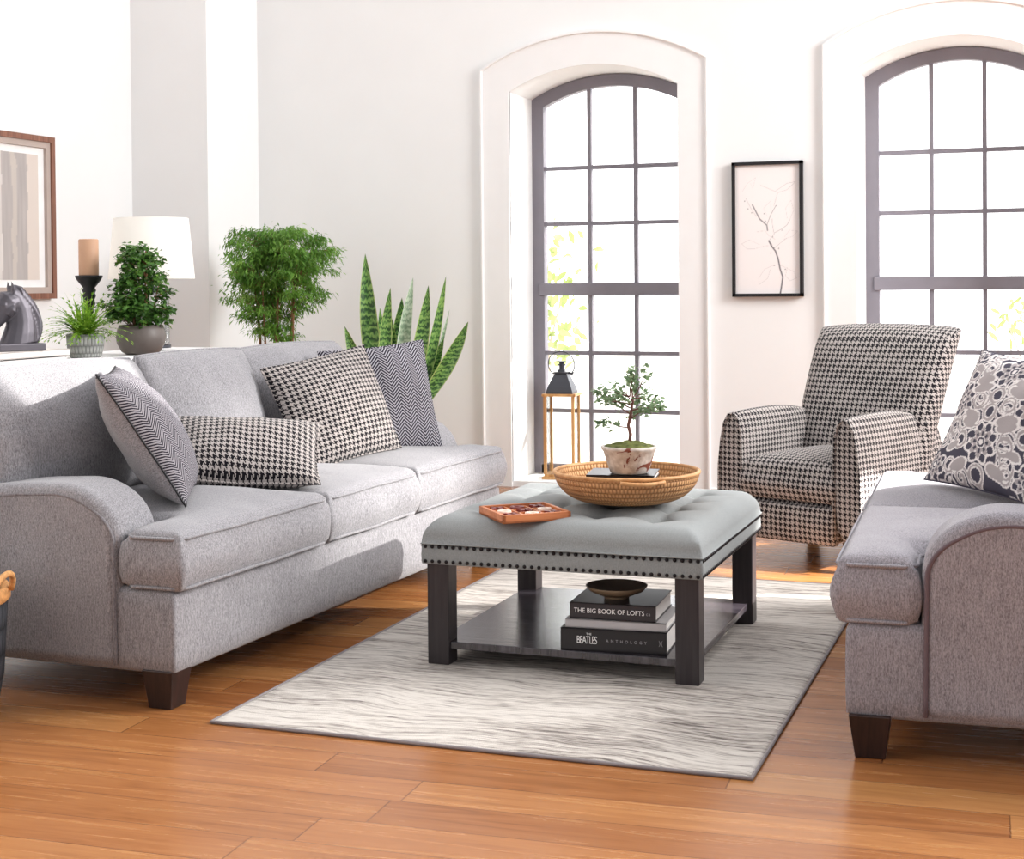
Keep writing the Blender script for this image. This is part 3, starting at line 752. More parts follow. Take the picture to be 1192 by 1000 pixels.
# game board
gm = thing('game_board', 'orange-brown wooden noughts and crosses board on the ottoman corner', 'game', (-1.442, 3.895, .432), R(40))
gw, gd = .205, .205
M['gw'] = wood('cherry_wood', 'b3683f', 'cf8558', .45, 'x'); M['tile'] = wood('maple_tile', 'e0b894', 'f3dcc4', .5, 'x'); M['piece'] = wood('redwood_piece', '6a2320', '8e3b33', .4, 'x'); M['piece2'] = wood('pale_piece', 'e9c9b4', 'f6e6da', .4, 'x')
bm = bmesh.new(); box(bm, 0, gw, 0, gd, 0, .008)
for a in ((0, gw, 0, .010), (0, gw, gd - .010, gd), (0, .010, 0, gd), (gw - .010, gw, 0, gd)): box(bm, *a, 0, .024)
obj('board_frame', bm, M['gw'], gm, smooth=False, bevel=.0015)
bm = bmesh.new()
for k in (1, 2):
    c = .010 + (gw - .02) * k / 3; box(bm, c - .003, c + .003, .01, gd - .01, .008, .019); box(bm, .01, gw - .01, c - .003, c + .003, .008, .019)
obj('divider', bm, M['gw'], gm, smooth=False)
cell = (gw - .02) / 3
bm = bmesh.new()
for i in range(3):
    for j in range(3): box(bm, .010 + cell * i + .006, .010 + cell * (i + 1) - .006, .010 + cell * j + .006, .010 + cell * (j + 1) - .006, .008, .012)
obj('inlay', bm, M['tile'], gm, smooth=False)
mg = Matrix.Translation(V((-1.442, 3.895, .432))) @ Matrix.Rotation(R(40), 4, 'Z')
for i in range(3):
    for j in range(3):
        c = mg @ V((.010 + cell * (i + .5), .010 + cell * (j + .5), .012)); X = (i + j) % 2 == 0
        bm = bmesh.new()
        if X:
            for a in (45, -45): box(bm, -.023, .023, -.0055, .0055, 0, .010, M=Matrix.Rotation(R(a), 4, 'Z'))
        else: lathe(bm, [(.010, 0), (.02, 0), (.021, .005), (.02, .010), (.010, .010), (.009, .005), (.010, 0)], 24)
        o = obj('game_piece', bm, M['piece'] if X or (i == 1 and j == 2) else M['piece2'], None, smooth=not X); o.location = c; o.rotation_euler = (0, 0, R(40 + 8 * (i - j)))
        tag(o, 'red-brown wooden cross piece sitting in a cell of the board' if X else 'round wooden nought piece sitting in a cell of the board', 'game piece', 'crosses on the game board' if X else 'noughts on the game board')

# ------------------------------------------------------------------ recliner
rec = thing('recliner', 'black and white houndstooth upholstered recliner armchair by the right window', 'armchair', (-.965, 5.745, 0), R(-23))
H = M['hound_c']
def bmslab_front(): pass
# local: x to viewer's right, y backwards, front at y=0
hw = .315
def rounded(pts, a0, a1, axis, mat, name, bev=.035, seg=6, parent=rec):
    bm = bmesh.new(); prism(bm, pts, a0, a1, axis); return obj(name, bm, mat, parent, bevel=bev, seg=seg)
obj('body', slab([(-.21, .03), (.21, .03), (.21, .68), (-.21, .68)], .11, .30, r=.02, crown=0, step=.04, bulge=0), H, rec)
# arms: front-view outline flares outward towards the bottom
for s in (-1, 1):
    prof = []
    o0 = [(.205, .11), (.205, .40), (.208, .52), (.222, .57), (.245, .592), (.268, .585), (.288, .55), (.303, .48), (.315, .38), (.318, .25), (.316, .11)]
    prof = [(s * x, z) for x, z in o0]
    bm = bmesh.new()
    ys = [0, .012, .03, .10, .25, .40, .55, .66, .70]; rings = []
    for y in ys:
        k = 1 if y > .02 else .94 + .06 * y / .02
        if y < .005: k = .90
        dz = -.05 * max(0, (y - .45) / .25); r_ = []
        for (x, z) in prof:
            cx, cz = s * .262, .35
            zz = cz + (z - cz) * (k if z > .12 else 1)
            if z > .4: zz += dz + .01 * sin(pi * min(1, y / .5))
            r_.append(bm.verts.new((cx + (x - cx) * k * (1.0 + .10 * min(1, y / .1)), y - (.0), zz)))
        rings.append(r_)
    for A, B in zip(rings, rings[1:]):
        for i in range(len(A)): bm.faces.new((A[i], A[(i + 1) % len(A)], B[(i + 1) % len(A)], B[i]))
    bm.faces.new(rings[0]); bm.faces.new(rings[-1])
    a = obj('arm', bm, H, rec, sub=2)
    bm = bmesh.new(); pts = []
    for (x, z) in prof[1:-1]:
        cx, cz = s * .262, .35; pts.append((cx + (x - cx) * .97, -.001 + .004, cz + (z - cz) * .965))
    pp = [(s * .205, .004, .13)] + pts[0:] + [(s * .318, .004, .13)]
    tube(bm, pp, .006, 6); obj('piping', bm, H, a)
obj('seat_cushion', slab([(-.203, .0), (.203, .0), (.203, .56), (-.203, .56)], .255, .405, r=.045, crown=.04, step=.02, bulge=.014, nz=.003, seed=3), H, rec)
bm = bmesh.new(); prism(bm, [(.012, .10), (.0, .13), (-.002, .2), (.006, .245), (.05, .25), (.05, .10)], -.203, .203, 'x'); obj('footrest', bm, H, rec, bevel=.012, seg=4)
# back
bm = bmesh.new(); nU, nV = 24, 30; G = {}
def backp(u, v, s):
    w = .30 + .018 * v + (.0 if v > .3 else 0); h = .36 + (.555) * v
    yb = .50 + .20 * v + .05 * v * v; th = .085
    roundx = (1 - abs(u) ** 6) ** .35 if abs(u) < 1 else 0; roundv = (1 - abs(2 * v - 1) ** 10) ** .4 if 0 < v < 1 else 0
    x = u * w * (1 - .012 * (1 - v)) + .03; off = th * roundx * roundv * (1 + (.25 * sin(pi * v) if s < 0 else 0))
    z = h + s * off * .3 - .012 * u * u * v
    return V((x, yb + s * off, z))
for s in (-1, 1):
    for i in range(nU + 1):
        for j in range(nV + 1):
            e = i in (0, nU) or j in (0, nV)
            if s == 1 and e: G[s, i, j] = G[-1, i, j]; continue
            uu = sin((i / nU - .5) * pi); vv = .5 + .5 * sin((j / nV - .5) * pi); G[s, i, j] = bm.verts.new(backp(uu, vv, s))
    for i in range(nU):
        for j in range(nV):
            q = [G[s, i, j], G[s, i + 1, j], G[s, i + 1, j + 1], G[s, i, j + 1]]; bm.faces.new(q if s == -1 else q[::-1])
obj('backrest', bm, H, rec)
for x, y in ((-.25, .06), (.25, .06), (-.25, .6), (.25, .6)):
    bm = bmesh.new(); lathe(bm, [(0, 0), (.022, 0), (.026, .02), (.036, .09), (.036, .115), (0, .115)], 16, c=(x, y, 0)); obj('leg', bm, M['darkwood'], rec)

# ------------------------------------------------------------------ wall picture
pf = thing('framed_print', 'narrow black-framed print of a leafy branch between the two windows', 'picture', (-1.3675, YW, 1.370))
pw, ph = .361, .688
bm = bmesh.new()
for a in ((-pw / 2, -pw / 2 + .016, -ph / 2, ph / 2), (pw / 2 - .016, pw / 2, -ph / 2, ph / 2), (-pw / 2, pw / 2, -ph / 2, -ph / 2 + .016), (-pw / 2, pw / 2, ph / 2 - .016, ph / 2)): box(bm, a[0], a[1], -.036, -.001, a[2], a[3])
obj('frame', bm, M['black'], pf, smooth=False)
curves = []
def cur(pts, w, c): curves.append((pts, w, c))
K = (.10, .09, .11)
# (u, v) from the lower left of the sheet
cur([(.69, .0), (.71, .06), (.73, .13), (.69, .19), (.66, .27), (.62, .33), (.56, .37), (.52, .41)], .011, .95)
cur([(.52, .41), (.60, .46), (.58, .52), (.57, .58)], .004, .4); cur([(.50, .49), (.49, .53), (.38, .58), (.33, .63), (.27, .69)], .009, .9)
cur([(.49, .53), (.55, .61), (.63, .68)], .005, .6); cur([(.33, .60), (.25, .66), (.17, .74)], .003, .5); cur([(.60, .47), (.72, .50), (.80, .53), (.84, .57)], .004, .5)
cur([(.62, .36), (.74, .41), (.80, .43)], .003, .4); cur([(.60, .38), (.45, .37), (.30, .35), (.18, .35), (.10, .39), (.22, .42), (.38, .38)], .003, .28)
cur([(.60, .68), (.66, .78), (.80, .80), (.93, .86), (.80, .85), (.62, .79), (.40, .84)], .004, .35); cur([(.55, .62), (.56, .72), (.44, .66), (.50, .60)], .003, .25)
cur([(.84, .57), (.90, .64), (.86, .72), (.78, .66), (.80, .58)], .003, .25); cur([(.70, .22), (.78, .20), (.90, .17), (.94, .12), (.84, .10), (.77, .14), (.80, .20)], .003, .3)
cur([(.58, .22), (.45, .19), (.36, .12), (.36, .07), (.50, .12), (.54, .19)], .003, .28); cur([(.74, .42), (.88, .44), (.96, .48), (.84, .49), (.76, .44)], .003, .25)
cur([(.33, .48), (.46, .49), (.52, .45), (.62, .42)], .003, .3); cur([(.12, .80), (.20, .86), (.32, .90), (.28, .82), (.24, .86)], .003, .22)
dots = [(.60, .355), (.67, .35), (.55, .315), (.56, .385), (.77, .19), (.47, .56), (.72, .49), (.15, .72), (.20, .66), (.26, .63), (.60, .22), (.58, .44), (.63, .68), (.45, .62)]
def branch_art(u, v):
    c = list(lin('f1eceb')[:3]); asp = .329 / .656; best = 0
    for pts, w, st_ in curves:
        for a, b in zip(pts, pts[1:]):
            ax, ay, bx_, by_ = a[0] * asp, a[1], b[0] * asp, b[1]; dx, dy = bx_ - ax, by_ - ay; t = max(0, min(1, ((u * asp - ax) * dx + (v - ay) * dy) / (dx * dx + dy * dy + 1e-9)))
            d = math.hypot(u * asp - ax - t * dx, v - ay - t * dy)
            if d < w * .7: best = max(best, st_ * min(1, 1.6 * (1 - d / (w * .7))))
    for a, b in dots:
        if math.hypot((u - a) * asp, v - b) < .005: best = max(best, .6)
    return [c[i] * (1 - best) + K[i] * best for i in range(3)]
bm = painted_plane(pw - .028, ph - .028, 110, 220, branch_art); a = obj('print', bm, M['paint'], pf, smooth=False); a.location.y = -.020

# painting on the left wall (local -Y faces +X world)
ap = thing('framed_painting', 'wood-framed abstract grey and taupe painting on the left wall', 'picture', (XL, 5.90, 1.455), R(90))
aw, ah = .90, .815
def frame_ring(w, h, t, y0, y1):
    bm = bmesh.new()
    for a in ((-w / 2, -w / 2 + t, -h / 2, h / 2), (w / 2 - t, w / 2, -h / 2, h / 2), (-w / 2 + t, w / 2 - t, -h / 2, -h / 2 + t), (-w / 2 + t, w / 2 - t, h / 2 - t, h / 2)): box(bm, a[0], a[1], y0, y1, a[2], a[3])
    return bm
obj('frame', frame_ring(aw, ah, .028, -.04, 0), M['frame'], ap, smooth=False); obj('liner', frame_ring(aw - .056, ah - .056, .03, -.03, -.002), M['champ'], ap, smooth=False)
obj('mat', bmbox(-aw / 2 + .05, aw / 2 - .05, -.012, -.004, -ah / 2 + .05, ah / 2 - .05), M['mat'], ap, smooth=False)
def abstract(u, v):
    # u grows towards the far (right) edge
    n1 = noise.noise(V((u * 3, v * 1.2, 1))) * .05 + noise.noise(V((u * 9, v * 6, 3))) * .018; x = u + n1
    c = V(lin('e4dfdc')[:3]); f = noise.noise(V((u * 40, v * 3, 2))) * .5 + .5
    def bl(c, k, a): return c.lerp(V(lin(k)[:3]), max(0, min(1, a)))
    if x > .86: c = bl(c, 'd5c8bd', .7)
    if .60 < x < .86: c = bl(c, '9f9896', .6 + .3 * f)
    if .70 < x < .75: c = bl(c, 'c9c1b9', .8)
    if .46 < x < .60: c = bl(c, 'bdb7b2', .5 * f + .2)
    if .2 < x < .34: c = bl(c, 'a49b96', .6)
    if abs(v - .52) < (.53 - u) * .25 and u < .53: c = bl(c, '85828a', .9)
    return c
bm = painted_plane(aw - .21, ah - .19, 90, 90, abstract); a = obj('artwork', bm, M['paint'], ap, smooth=False); a.location.y = -.0135

# ------------------------------------------------------------------ console behind the sofa
CZ = .84
con = thing('console_table', 'white console table behind the left sofa holding lamp and plants', 'table', (-3.47, 4.45, 0), 0)
obj('tabletop', bmbox(-.19, .19, -1.3, 1.15, CZ - .035, CZ), M['console'], con, smooth=False, bevel=.003)
for x in (-.15, .15):
    for y in (-1.24, 1.09): obj('leg', bmbox(x - .025, x + .025, y - .025, y + .025, 0, CZ - .035), M['console'], con, smooth=False, bevel=.003)
obj('apron', bmbox(-.15, .15, -1.22, 1.07, CZ - .11, CZ - .034), M['console'], con, smooth=False)
# lamp
lamp = thing('table_lamp', 'table lamp with white tapered drum shade and clear glass cylinder base', 'lamp', (-3.50, 5.30, CZ + .01))
bm = bmesh.new(); lathe(bm, [(.175, .285), (.152, .535), (.150, .535), (.173, .285), (.175, .285)], 64); obj('lamp_shade', bm, M['shade'], lamp)
bm = bmesh.new(); lathe(bm, [(0, .012), (.068, .012), (.070, .02), (.070, .20), (.062, .225), (.03, .235), (0, .235)], 40); obj('glass_base', bm, M['lglass'], lamp)
bm = bmesh.new(); lathe(bm, [(0, 0), (.075, 0), (.075, .012), (0, .012)], 40); lathe(bm, [(0, .23), (.028, .23), (.026, .25), (.008, .255), (.008, .33), (0, .33)], 24); obj('fitting', bm, M['blackm'], lamp)
bm = bmesh.new(); lathe(bm, [(0, .02), (.012, .02), (.012, .23), (0, .23)], 16); obj('core', bm, plain('white_core', 'e8e6e4', .4), lamp)
# candle holder
ch = thing('candle_holder', 'black turned wooden candlestick behind the grassy plant', 'candle holder', (-3.52, 4.90, CZ))
bm = bmesh.new(); lathe(bm, [(0, 0), (.045, 0), (.047, .01), (.035, .02), (.02, .035), (.025, .05), (.018, .07), (.016, .18), (.024, .20), (.019, .212), (.026, .228), (.022, .24), (.027, .25), (.022, .26), (.044, .288), (.052, .302), (.052, .308), (0, .308)], 32); obj('stem', bm, M['black'], ch)
cd = bmesh.new(); lathe(cd, [(0, 0), (.037, 0), (.038, .003), (.038, .137), (.035, .141), (.01, .134), (0, .134)], 32); o = obj('pillar_candle', cd, M['candle']); o.location = (-3.52, 4.90, CZ + .3085); tag(o, 'thick tan pillar candle on the black turned candlestick', 'candle')

# grassy fern in ribbed grey pot
M['gpot'] = weave_mat('ribbed_grey_pot', '7c7c7a', 'b3b3b0', 30, 9)
fern = thing('potted_fern', 'bright green grassy plant in a ribbed light grey pot on the console', 'plant', (-3.37, 4.665, CZ))
bm = bmesh.new(); uv = bm.loops.layers.uv.new('UVMap'); lathe(bm, [(0, 0), (.050, 0), (.058, .008), (.066, .04), (.069, .088), (.065, .09), (.06, .08), (0, .078)], 40, uv=uv); obj('pot', bm, M['gpot'], fern)
bm = bmesh.new(); lathe(bm, [(0, .084), (.061, .082)], 24); obj('soil', bm, M['soil'], fern)
bm = bmesh.new(); rnd.seed(11)
for k in range(120):
    a = rnd.uniform(0, 2 * pi); el = rnd.uniform(.25, 1.5) ; L = rnd.uniform(.10, .175); p = V((cos(a) * .03 * rnd.random(), sin(a) * .03 * rnd.random(), .085)); d = V((cos(a) * cos(el), sin(a) * cos(el), sin(el)))
    pts = []; q = p.copy(); dd = d.copy()
    for i in range(8): pts.append(q.copy()); q = q + dd * L / 7; dd = (dd + V((0, 0, -.16))).normalized()
    s = d.cross(V((0, 0, 1))); s.normalize(); prev = None
    for i, c in enumerate(pts):
        w = .0060 * (1 - (i / 7.2) ** 2); row = [bm.verts.new(c - s * w), bm.verts.new(c + s * w)]
        if prev: bm.faces.new((prev[0], prev[1], row[1], row[0]))
        prev = row
    for i in range(2, 8):   # little side blades
        if rnd.random() < .6:
            for sg in (-1, 1): leaf(bm, pts[i], (s * sg + (pts[i] - pts[i - 1]).normalized() * 1.5), V((0, 0, 1)), .022, .0065, n=2)
obj('foliage', bm, leafy('fern_green', '4d7a22', '8db53c', 'c0d468', 40, .35), fern)

# parsley aralia in dark round pot
par = thing('potted_aralia', 'dense dark green curly-leaved plant in a round charcoal pot on the console', 'plant', (-3.33, 4.965, CZ))
bm = bmesh.new(); lathe(bm, [(0, 0), (.055, 0), (.075, .012), (.092, .045), (.096, .07), (.090, .098), (.082, .115), (.078, .115), (.08, .10), (0, .098)], 40); obj('pot', bm, plain('charcoal_ceramic', '6d645f', .45, .4, var=.15, sc=12, bump=.2), par)
bm = bmesh.new(); lathe(bm, [(0, .106), (.079, .103)], 24); obj('soil', bm, M['soil'], par)
def blobtree(seed, lo, hi, nclump, R_, leafn, leafL, leafW, stems, spread, shape, droop=0, n=2, clr=None):
    rr = random.Random(seed); bt, bl = bmesh.new(), bmesh.new()
    tops = []
    for s_ in stems:
        pts = [V(s_[0])]; 
        for k in range(1, 7): pts.append(V(s_[0]).lerp(V(s_[1]), k / 6) + V((rr.uniform(-1, 1), rr.uniform(-1, 1), 0)) * s_[2] * .6)
        tube(bt, pts, [s_[2] * (1 - .6 * k / 6) for k in range(7)], 7); tops.append(pts)
    for c in range(nclump):
        for _ in range(60):
            p = V((rr.uniform(-1, 1) * R_, rr.uniform(-1, 1) * R_, rr.uniform(lo, hi)))
            if shape(p): break
        st_ = min(tops, key=lambda t: min((q - p).length for q in t)); anchor = min(st_, key=lambda q: (q - p + V((0, 0, .05))).length)
        mid = anchor.lerp(p, .5) + V((0, 0, .01)); tube(bt, [anchor, mid, p], [.0022, .0016, .001], 4)
        out = V((p.x, p.y, 0)); out = out.normalized() if out.length > .001 else V((1, 0, 0))
        for k in range(leafn):
            o = V((rr.gauss(0, 1), rr.gauss(0, 1), rr.gauss(0, .5))) * spread; d = out * .6 + V((rr.uniform(-1, 1), rr.uniform(-1, 1), rr.uniform(-.8, .5) - droop))
            leaf(bl, p + o, d, V((0, 0, 1)) + V((rr.uniform(-.6, .6), rr.uniform(-.6, .6), 0)), leafL * rr.uniform(.6, 1.3), leafW * rr.uniform(.7, 1.2), n=n, curve=.25)
    return bt, bl
def par_shape(p):
    z = (p.z - .12) / .30; r = math.hypot(p.x, p.y)
    return r < (.135 * (1 - .5 * max(0, z - .3))) * (.75 + .5 * noise.noise(p * 14))
bt, bl = blobtree(5, .125, .42, 120, .135, 26, .023, .019, [((0, 0, .1), (-.06, .03, .37), .005), ((.02, .01, .1), (.045, -.03, .40), .006), ((-.02, -.02, .1), (-.02, .05, .33), .005), ((.01, .03, .1), (.07, .04, .30), .004)], .017, par_shape, 0, 2)
obj('stem', bt, M['bark'], par); obj('foliage', bl, leafy('aralia_dark', '335528', '588436', '94b858', 35, .25), par)

# books under the horse and the horse bust
ba = book('grey hardback below the horse bust, lower of the console pair', (-3.60, 3.93, CZ), R(98), .48, .25, .018, plain('oatmeal_cover', 'd8d2cf', .6)); 
bb = book('off-white hardback directly under the horse bust on the console', (-3.60, 3.96, CZ + .018), R(97), .40, .22, .024, plain('cream_cover', 'e8e0da', .6))
for b_ in (ba, bb): b_.rotation_euler.z -= R(8); b_.location.x = -3.34
ba.location = (-3.33, 4.02, CZ); bb.location = (-3.34, 4.12, CZ + .018)
hs = thing('horse_bust', 'dark pewter horse head bust standing on books at left', 'sculpture', (-3.41, 4.315, CZ + .042), R(62)); hs.scale = (1.2, 1.2, 1.2)
bm = bmesh.new()
def loft(pts):
    """(x, z, halfwidth_in_plane, halfwidth_y, angle of section normal)"""
    n = 18; rings = []
    for x, z, a, b, ang in pts:
        ux, uz = cos(R(ang + 90)), sin(R(ang + 90)); rings.append([bm.verts.new((x + ux * a * cos(t), b * sin(t), z + uz * a * cos(t))) for t in [2 * pi * k / n for k in range(n)]])
    for A, B in zip(rings, rings[1:]):
        for k in range(n): bm.faces.new((A[k], A[(k + 1) % n], B[(k + 1) % n], B[k]))
    bm.faces.new(rings[0][::-1]); bm.faces.new(rings[-1])
# neck (rises from the plinth), faces -x
loft([(.012, .02, .062, .036, 95), (.018, .05, .056, .034, 98), (.022, .085, .049, .030, 104), (.018, .12, .043, .027, 115), (.004, .15, .037, .025, 135), (-.014, .168, .028, .022, 155)])
# head
loft([(.010, .150, .030, .024, 215), (-.014, .143, .041, .029, 222), (-.032, .122, .038, .028, 232), (-.050, .100, .028, .022, 238), (-.064, .077, .020, .017, 240), (-.074, .060, .019, .016, 240), (-.081, .048, .012, .012, 238)])
loft([(-.062, .072, .010, .012, 235), (-.066, .058, .008, .010, 235), (-.070, .05, .005, .007, 235)])
for s in (-1, 1):
    t = bmesh.new(); tube(bm, [(-.008, s * .014, .168), (-.010, s * .016, .185), (-.013, s * .013, .204)], [.009, .008, .001], 8, flat=.6)
    tube(bm, [(-.038, s * .021, .135), (-.043, s * .024, .131)], [.008, .005], 8)      # brow
    tube(bm, [(-.070, s * .012, .070), (-.074, s * .014, .066)], [.006, .003], 8)
    tube(bm, [(-.012, s * .020, .128), (-.018, s * .024, .118), (-.028, s * .022, .104)], [.012, .015, .010], 8)  # cheek
for k in range(15):     # mane locks
    f = k / 14; x = .014 + .052 * sin(f * 2.2); z = .180 - .125 * f
    tube(bm, [(x - .018, .004, z + .008), (x, .012, z), (x + .006, .016, z - .022), (x - .004, .020, z - .042)], [.007, .010, .008, .003], 7)
    tube(bm, [(x - .018, -.004, z + .008), (x, -.012, z), (x + .006, -.016, z - .022), (x - .004, -.020, z - .042)], [.007, .010, .008, .003], 7)
hb = obj('bust', bm, M['silverhorse'], hs)
m = hb.modifiers.new('r', 'REMESH'); m.mode = 'VOXEL'; m.voxel_size = .0022; m.use_smooth_shade = True
m = hb.modifiers.new('s', 'SMOOTH'); m.factor = .5; m.iterations = 4
obj('plinth', bmbox(-.065, .075, -.045, .045, 0, .022), M['silverhorse'], hs, smooth=False, bevel=.003)

# ------------------------------------------------------------------ floor plants behind the sofa
al = thing('potted_tree', 'tall feathery green ming aralia with several trunks behind the sofa', 'plant', (-3.74, 6.80, 0))
bm = bmesh.new(); lathe(bm, [(0, 0), (.13, 0), (.15, .02), (.175, .34), (.18, .36), (.165, .36), (.16, .32), (0, .32)], 40); obj('pot', bm, plain('white_planter', 'dcd8d4', .6), al)
bm = bmesh.new(); lathe(bm, [(0, .335), (.163, .33)], 24); obj('soil', bm, M['soil'], al)
def al_shape(p):
    z = (p.z - .85) / .54; r = math.hypot(p.x, p.y); n_ = noise.noise(V((p.x * 6, p.y * 6, p.z * 7)))
    lim = .30 * sqrt(max(0, 1 - abs((z - .62) / .58) ** 2.4)) if z > .08 else .12
    return r < lim * (.85 + .5 * n_) and n_ > -.32 + (.1 if z < .3 else 0)
stems = []
for (x, y, h, r_) in ((-.10, 0, 1.12, .012), (-.05, .06, 1.2, .011), (.02, -.03, 1.25, .012), (.06, .03, 1.22, .014), (.10, -.04, 1.1, .009), (-.03, -.07, 1.1, .009)): stems.append(((x * .6, y * .6, .32), (x * 1.3, y * 1.3, h), r_))
bt, bl = blobtree(9, .84, 1.39, 330, .31, 52, .034, .0085, stems, .025, al_shape, .35, 2)
obj('trunk', bt, M['bark'], al); obj('foliage', bl, leafy('ming_green', '4f7a30', '7dab4a', 'accc70', 9, .4), al)

sn = thing('snake_plant', 'snake plant with upright banded green sword leaves behind the sofa', 'plant', (-3.06, 6.75, 0))
bm = bmesh.new(); lathe(bm, [(0, 0), (.12, 0), (.135, .02), (.155, .45), (.158, .47), (.145, .47), (.14, .44), (0, .44)], 40); obj('pot', bm, plain('charcoal_planter', '3c393a', .6), sn)
bm = bmesh.new(); lathe(bm, [(0, .452), (.143, .45)], 24); obj('soil', bm, M['soil'], sn)
def snake_mat(name='snake_leaf', c=('2c4f2a', '5f8f45', '8bb060', 'b7c97d')):
    m = N(name, .4, .4); q = m.sep(m.coord('UV')); wob = m.noise(m.comb(m.math('MULTIPLY', q[0], 5), m.math('MULTIPLY', q[1], 16), 0.0), 1, 3)
    b = m.math('SINE', m.math('MULTIPLY', m.math('ADD', q[1], m.math('MULTIPLY', wob, .10)), 150.0)); f = m.math('ADD', m.math('MULTIPLY', b, .22), m.math('MULTIPLY', m.noise(m.coord(), 30, 3), 1.0))
    cc = m.ramp(f, [(.3, lin(c[0])), (.55, lin(c[1])), (.8, lin(c[2]))]); e = m.math('GREATER_THAN', m.math('ABSOLUTE', m.math('SUBTRACT', q[0], .5)), .44)
    m.col(m.mix(m.math('MULTIPLY', e, .7), cc, lin(c[3]))); return m.m
M['snake'] = snake_mat(); M['snake2'] = snake_mat('pale_snake_leaf', ('8aa58a', 'a9c0a4', 'c5d6bf', 'e0e8d8'))
CAMR = V((cos(R(19.9)), sin(R(19.9)), 0))
def sleaf(base, tip, w, bend=0, twist=0, mat='snake'):
    bm = bmesh.new(); uv = bm.loops.layers.uv.new('UVMap'); n, mm = 22, 4; b, t = V(base), V(tip); rows = []
    for i in range(n + 1):
        f = i / n; c = b.lerp(t, f) + CAMR * bend * sin(pi * f); w_ = w * 1.25; k = 1.25 * (.45 + .55 * sin(min(1, f * 1.9) * pi / 2)) * (1 - max(0, (f - .45) / .55) ** 2.2)
        a = R(twist * f); s = (CAMR * cos(a) + V((-CAMR.y, CAMR.x, 0)) * sin(a)); nn = s.cross(V((0, 0, 1)))
        rows.append([bm.verts.new(c + s * (w / 2 * k * (2 * j / mm - 1)) + nn * (-.25 * w * k * (1 - (2 * j / mm - 1) ** 2))) for j in range(mm + 1)])
    for i in range(n):
        for j in range(mm):
            fc = bm.faces.new((rows[i][j], rows[i][j + 1], rows[i + 1][j + 1], rows[i + 1][j]))
            for l, (a, c_) in zip(fc.loops, ((j, i), (j + 1, i), (j + 1, i + 1), (j, i + 1))): l[uv].uv = (a / mm, c_ / n)
    o = obj('leaf', bm, M[mat], sn, smooth='keep'); return o
LV = [((-.06, 0), (-.152, .02), 1.26, .075, -.02, 0), ((-.11, .02), (-.262, .03), .90, .06, 0, 0), ((-.02, -.04), (.005, -.06), 1.09, .055, -.022, 20), ((.01, .03), (.02, .04), 1.04, .08, -.01, 30), ((.03, 0), (.085, .02), 1.14, .055, -.02, 10, 'snake2'),
      ((.05, .05), (.135, .06), 1.06, .055, 0, 10), ((.06, -.03), (.180, -.03), 1.10, .062, .012, 0), ((.10, 0), (.255, .0), 1.145, .042, .01, 30), ((.10, -.05), (.385, -.06), .92, .07, .02, 0), ((-.07, .05), (-.09, .04), .99, .05, 0, 30), ((-.10, -.04), (-.165, -.03), .80, .05, 0, 0), ((.12, .04), (.26, .03), .98, .02, 0, 0, 'snake2'), ((.09, .02), (.235, .02), .84, .05, 0, 0), ((-.03, .02), (-.03, .03), .95, .06, 0, 0)]
for e in LV:
    (bx_, by_), (tx, ty), h, w, bd, tw = e[:6]
    p = CAMR * bx_ + V((0, by_, .44)); q = CAMR * tx + V((0, ty, h)); sleaf(p, q, w, bd, tw, e[6] if len(e) > 6 else 'snake')

# ------------------------------------------------------------------ lantern
ln = thing('lantern', 'wood-framed glass lantern with black metal top in the left window niche', 'lantern', (-2.55, 7.84, SILL), R(6))
lw2 = .084; lh = .468
bm = bmesh.new(); box(bm, -lw2 - .012, lw2 + .012, -lw2 - .012, lw2 + .012, 0, .014); box(bm, -lw2, lw2, -lw2, lw2, .014, .028); obj('base', bm, M['gold'], ln, smooth=False, bevel=.002)
for sx in (-1, 1):
    for sy in (-1, 1): obj('post', bmbox(sx * (lw2 - .006) - .008, sx * (lw2 - .006) + .008, sy * (lw2 - .006) - .008, sy * (lw2 - .006) + .008, .028, lh - .014), M['gold'], ln, smooth=False)
obj('top_board', bmbox(-lw2 - .010, lw2 + .010, -lw2 - .010, lw2 + .010, lh - .014, lh), M['gold'], ln, smooth=False, bevel=.002)
for sx, sy in ((1, 0), (-1, 0), (0, 1), (0, -1)):
    a, b = (.0015, lw2 - .013) if sx else (lw2 - .013, .0015); x, y = sx * (lw2 - .006), sy * (lw2 - .006)
    obj('glass_pane', bmbox(x - a, x + a, y - b, y + b, .028, lh - .014), M['lglass'], ln, smooth=False)
bm = bmesh.new(); rings = []
for z, h in ((lh, .074), (lh + .01, .074), (lh + .035, .066), (lh + .065, .054), (lh + .095, .040), (lh + .108, .034), (lh + .109, .040), (lh + .117, .040), (lh + .118, .02), (lh + .13, .018)):
    rings.append([bm.verts.new((x * h, y * h, z)) for x, y in ((-1, -1), (1, -1), (1, 1), (-1, 1))])
for A, B in zip(rings, rings[1:]):
    for k in range(4): bm.faces.new((A[k], A[(k + 1) % 4], B[(k + 1) % 4], B[k]))
bm.faces.new(rings[0][::-1]); bm.faces.new(rings[-1])
lathe(bm, [(0, lh + .13), (.014, lh + .13), (.014, lh + .15), (.024, lh + .152), (.024, lh + .158), (.014, lh + .160), (.014, lh + .168), (.026, lh + .17), (.026, lh + .176), (0, lh + .178)], 20)
obj('metal_top', bm, M['blackm'], ln, smooth=False)
bm = bmesh.new(); tube(bm, [(.074 * sin(t), -.004 + .018 * cos(t), lh + .158 - .072 * cos(t)) for t in [R(40 + 280 * k / 30) for k in range(31)]], .003, 8); obj('ring_handle', bm, M['blackm'], ln)
bm = bmesh.new(); tube(bm, [(.038, -.01, lh + .112), (.062, -.012, lh + .108), (.072, -.012, lh + .116)], [.006, .008, .002], 6); obj('latch', bm, M['blackm'], ln)

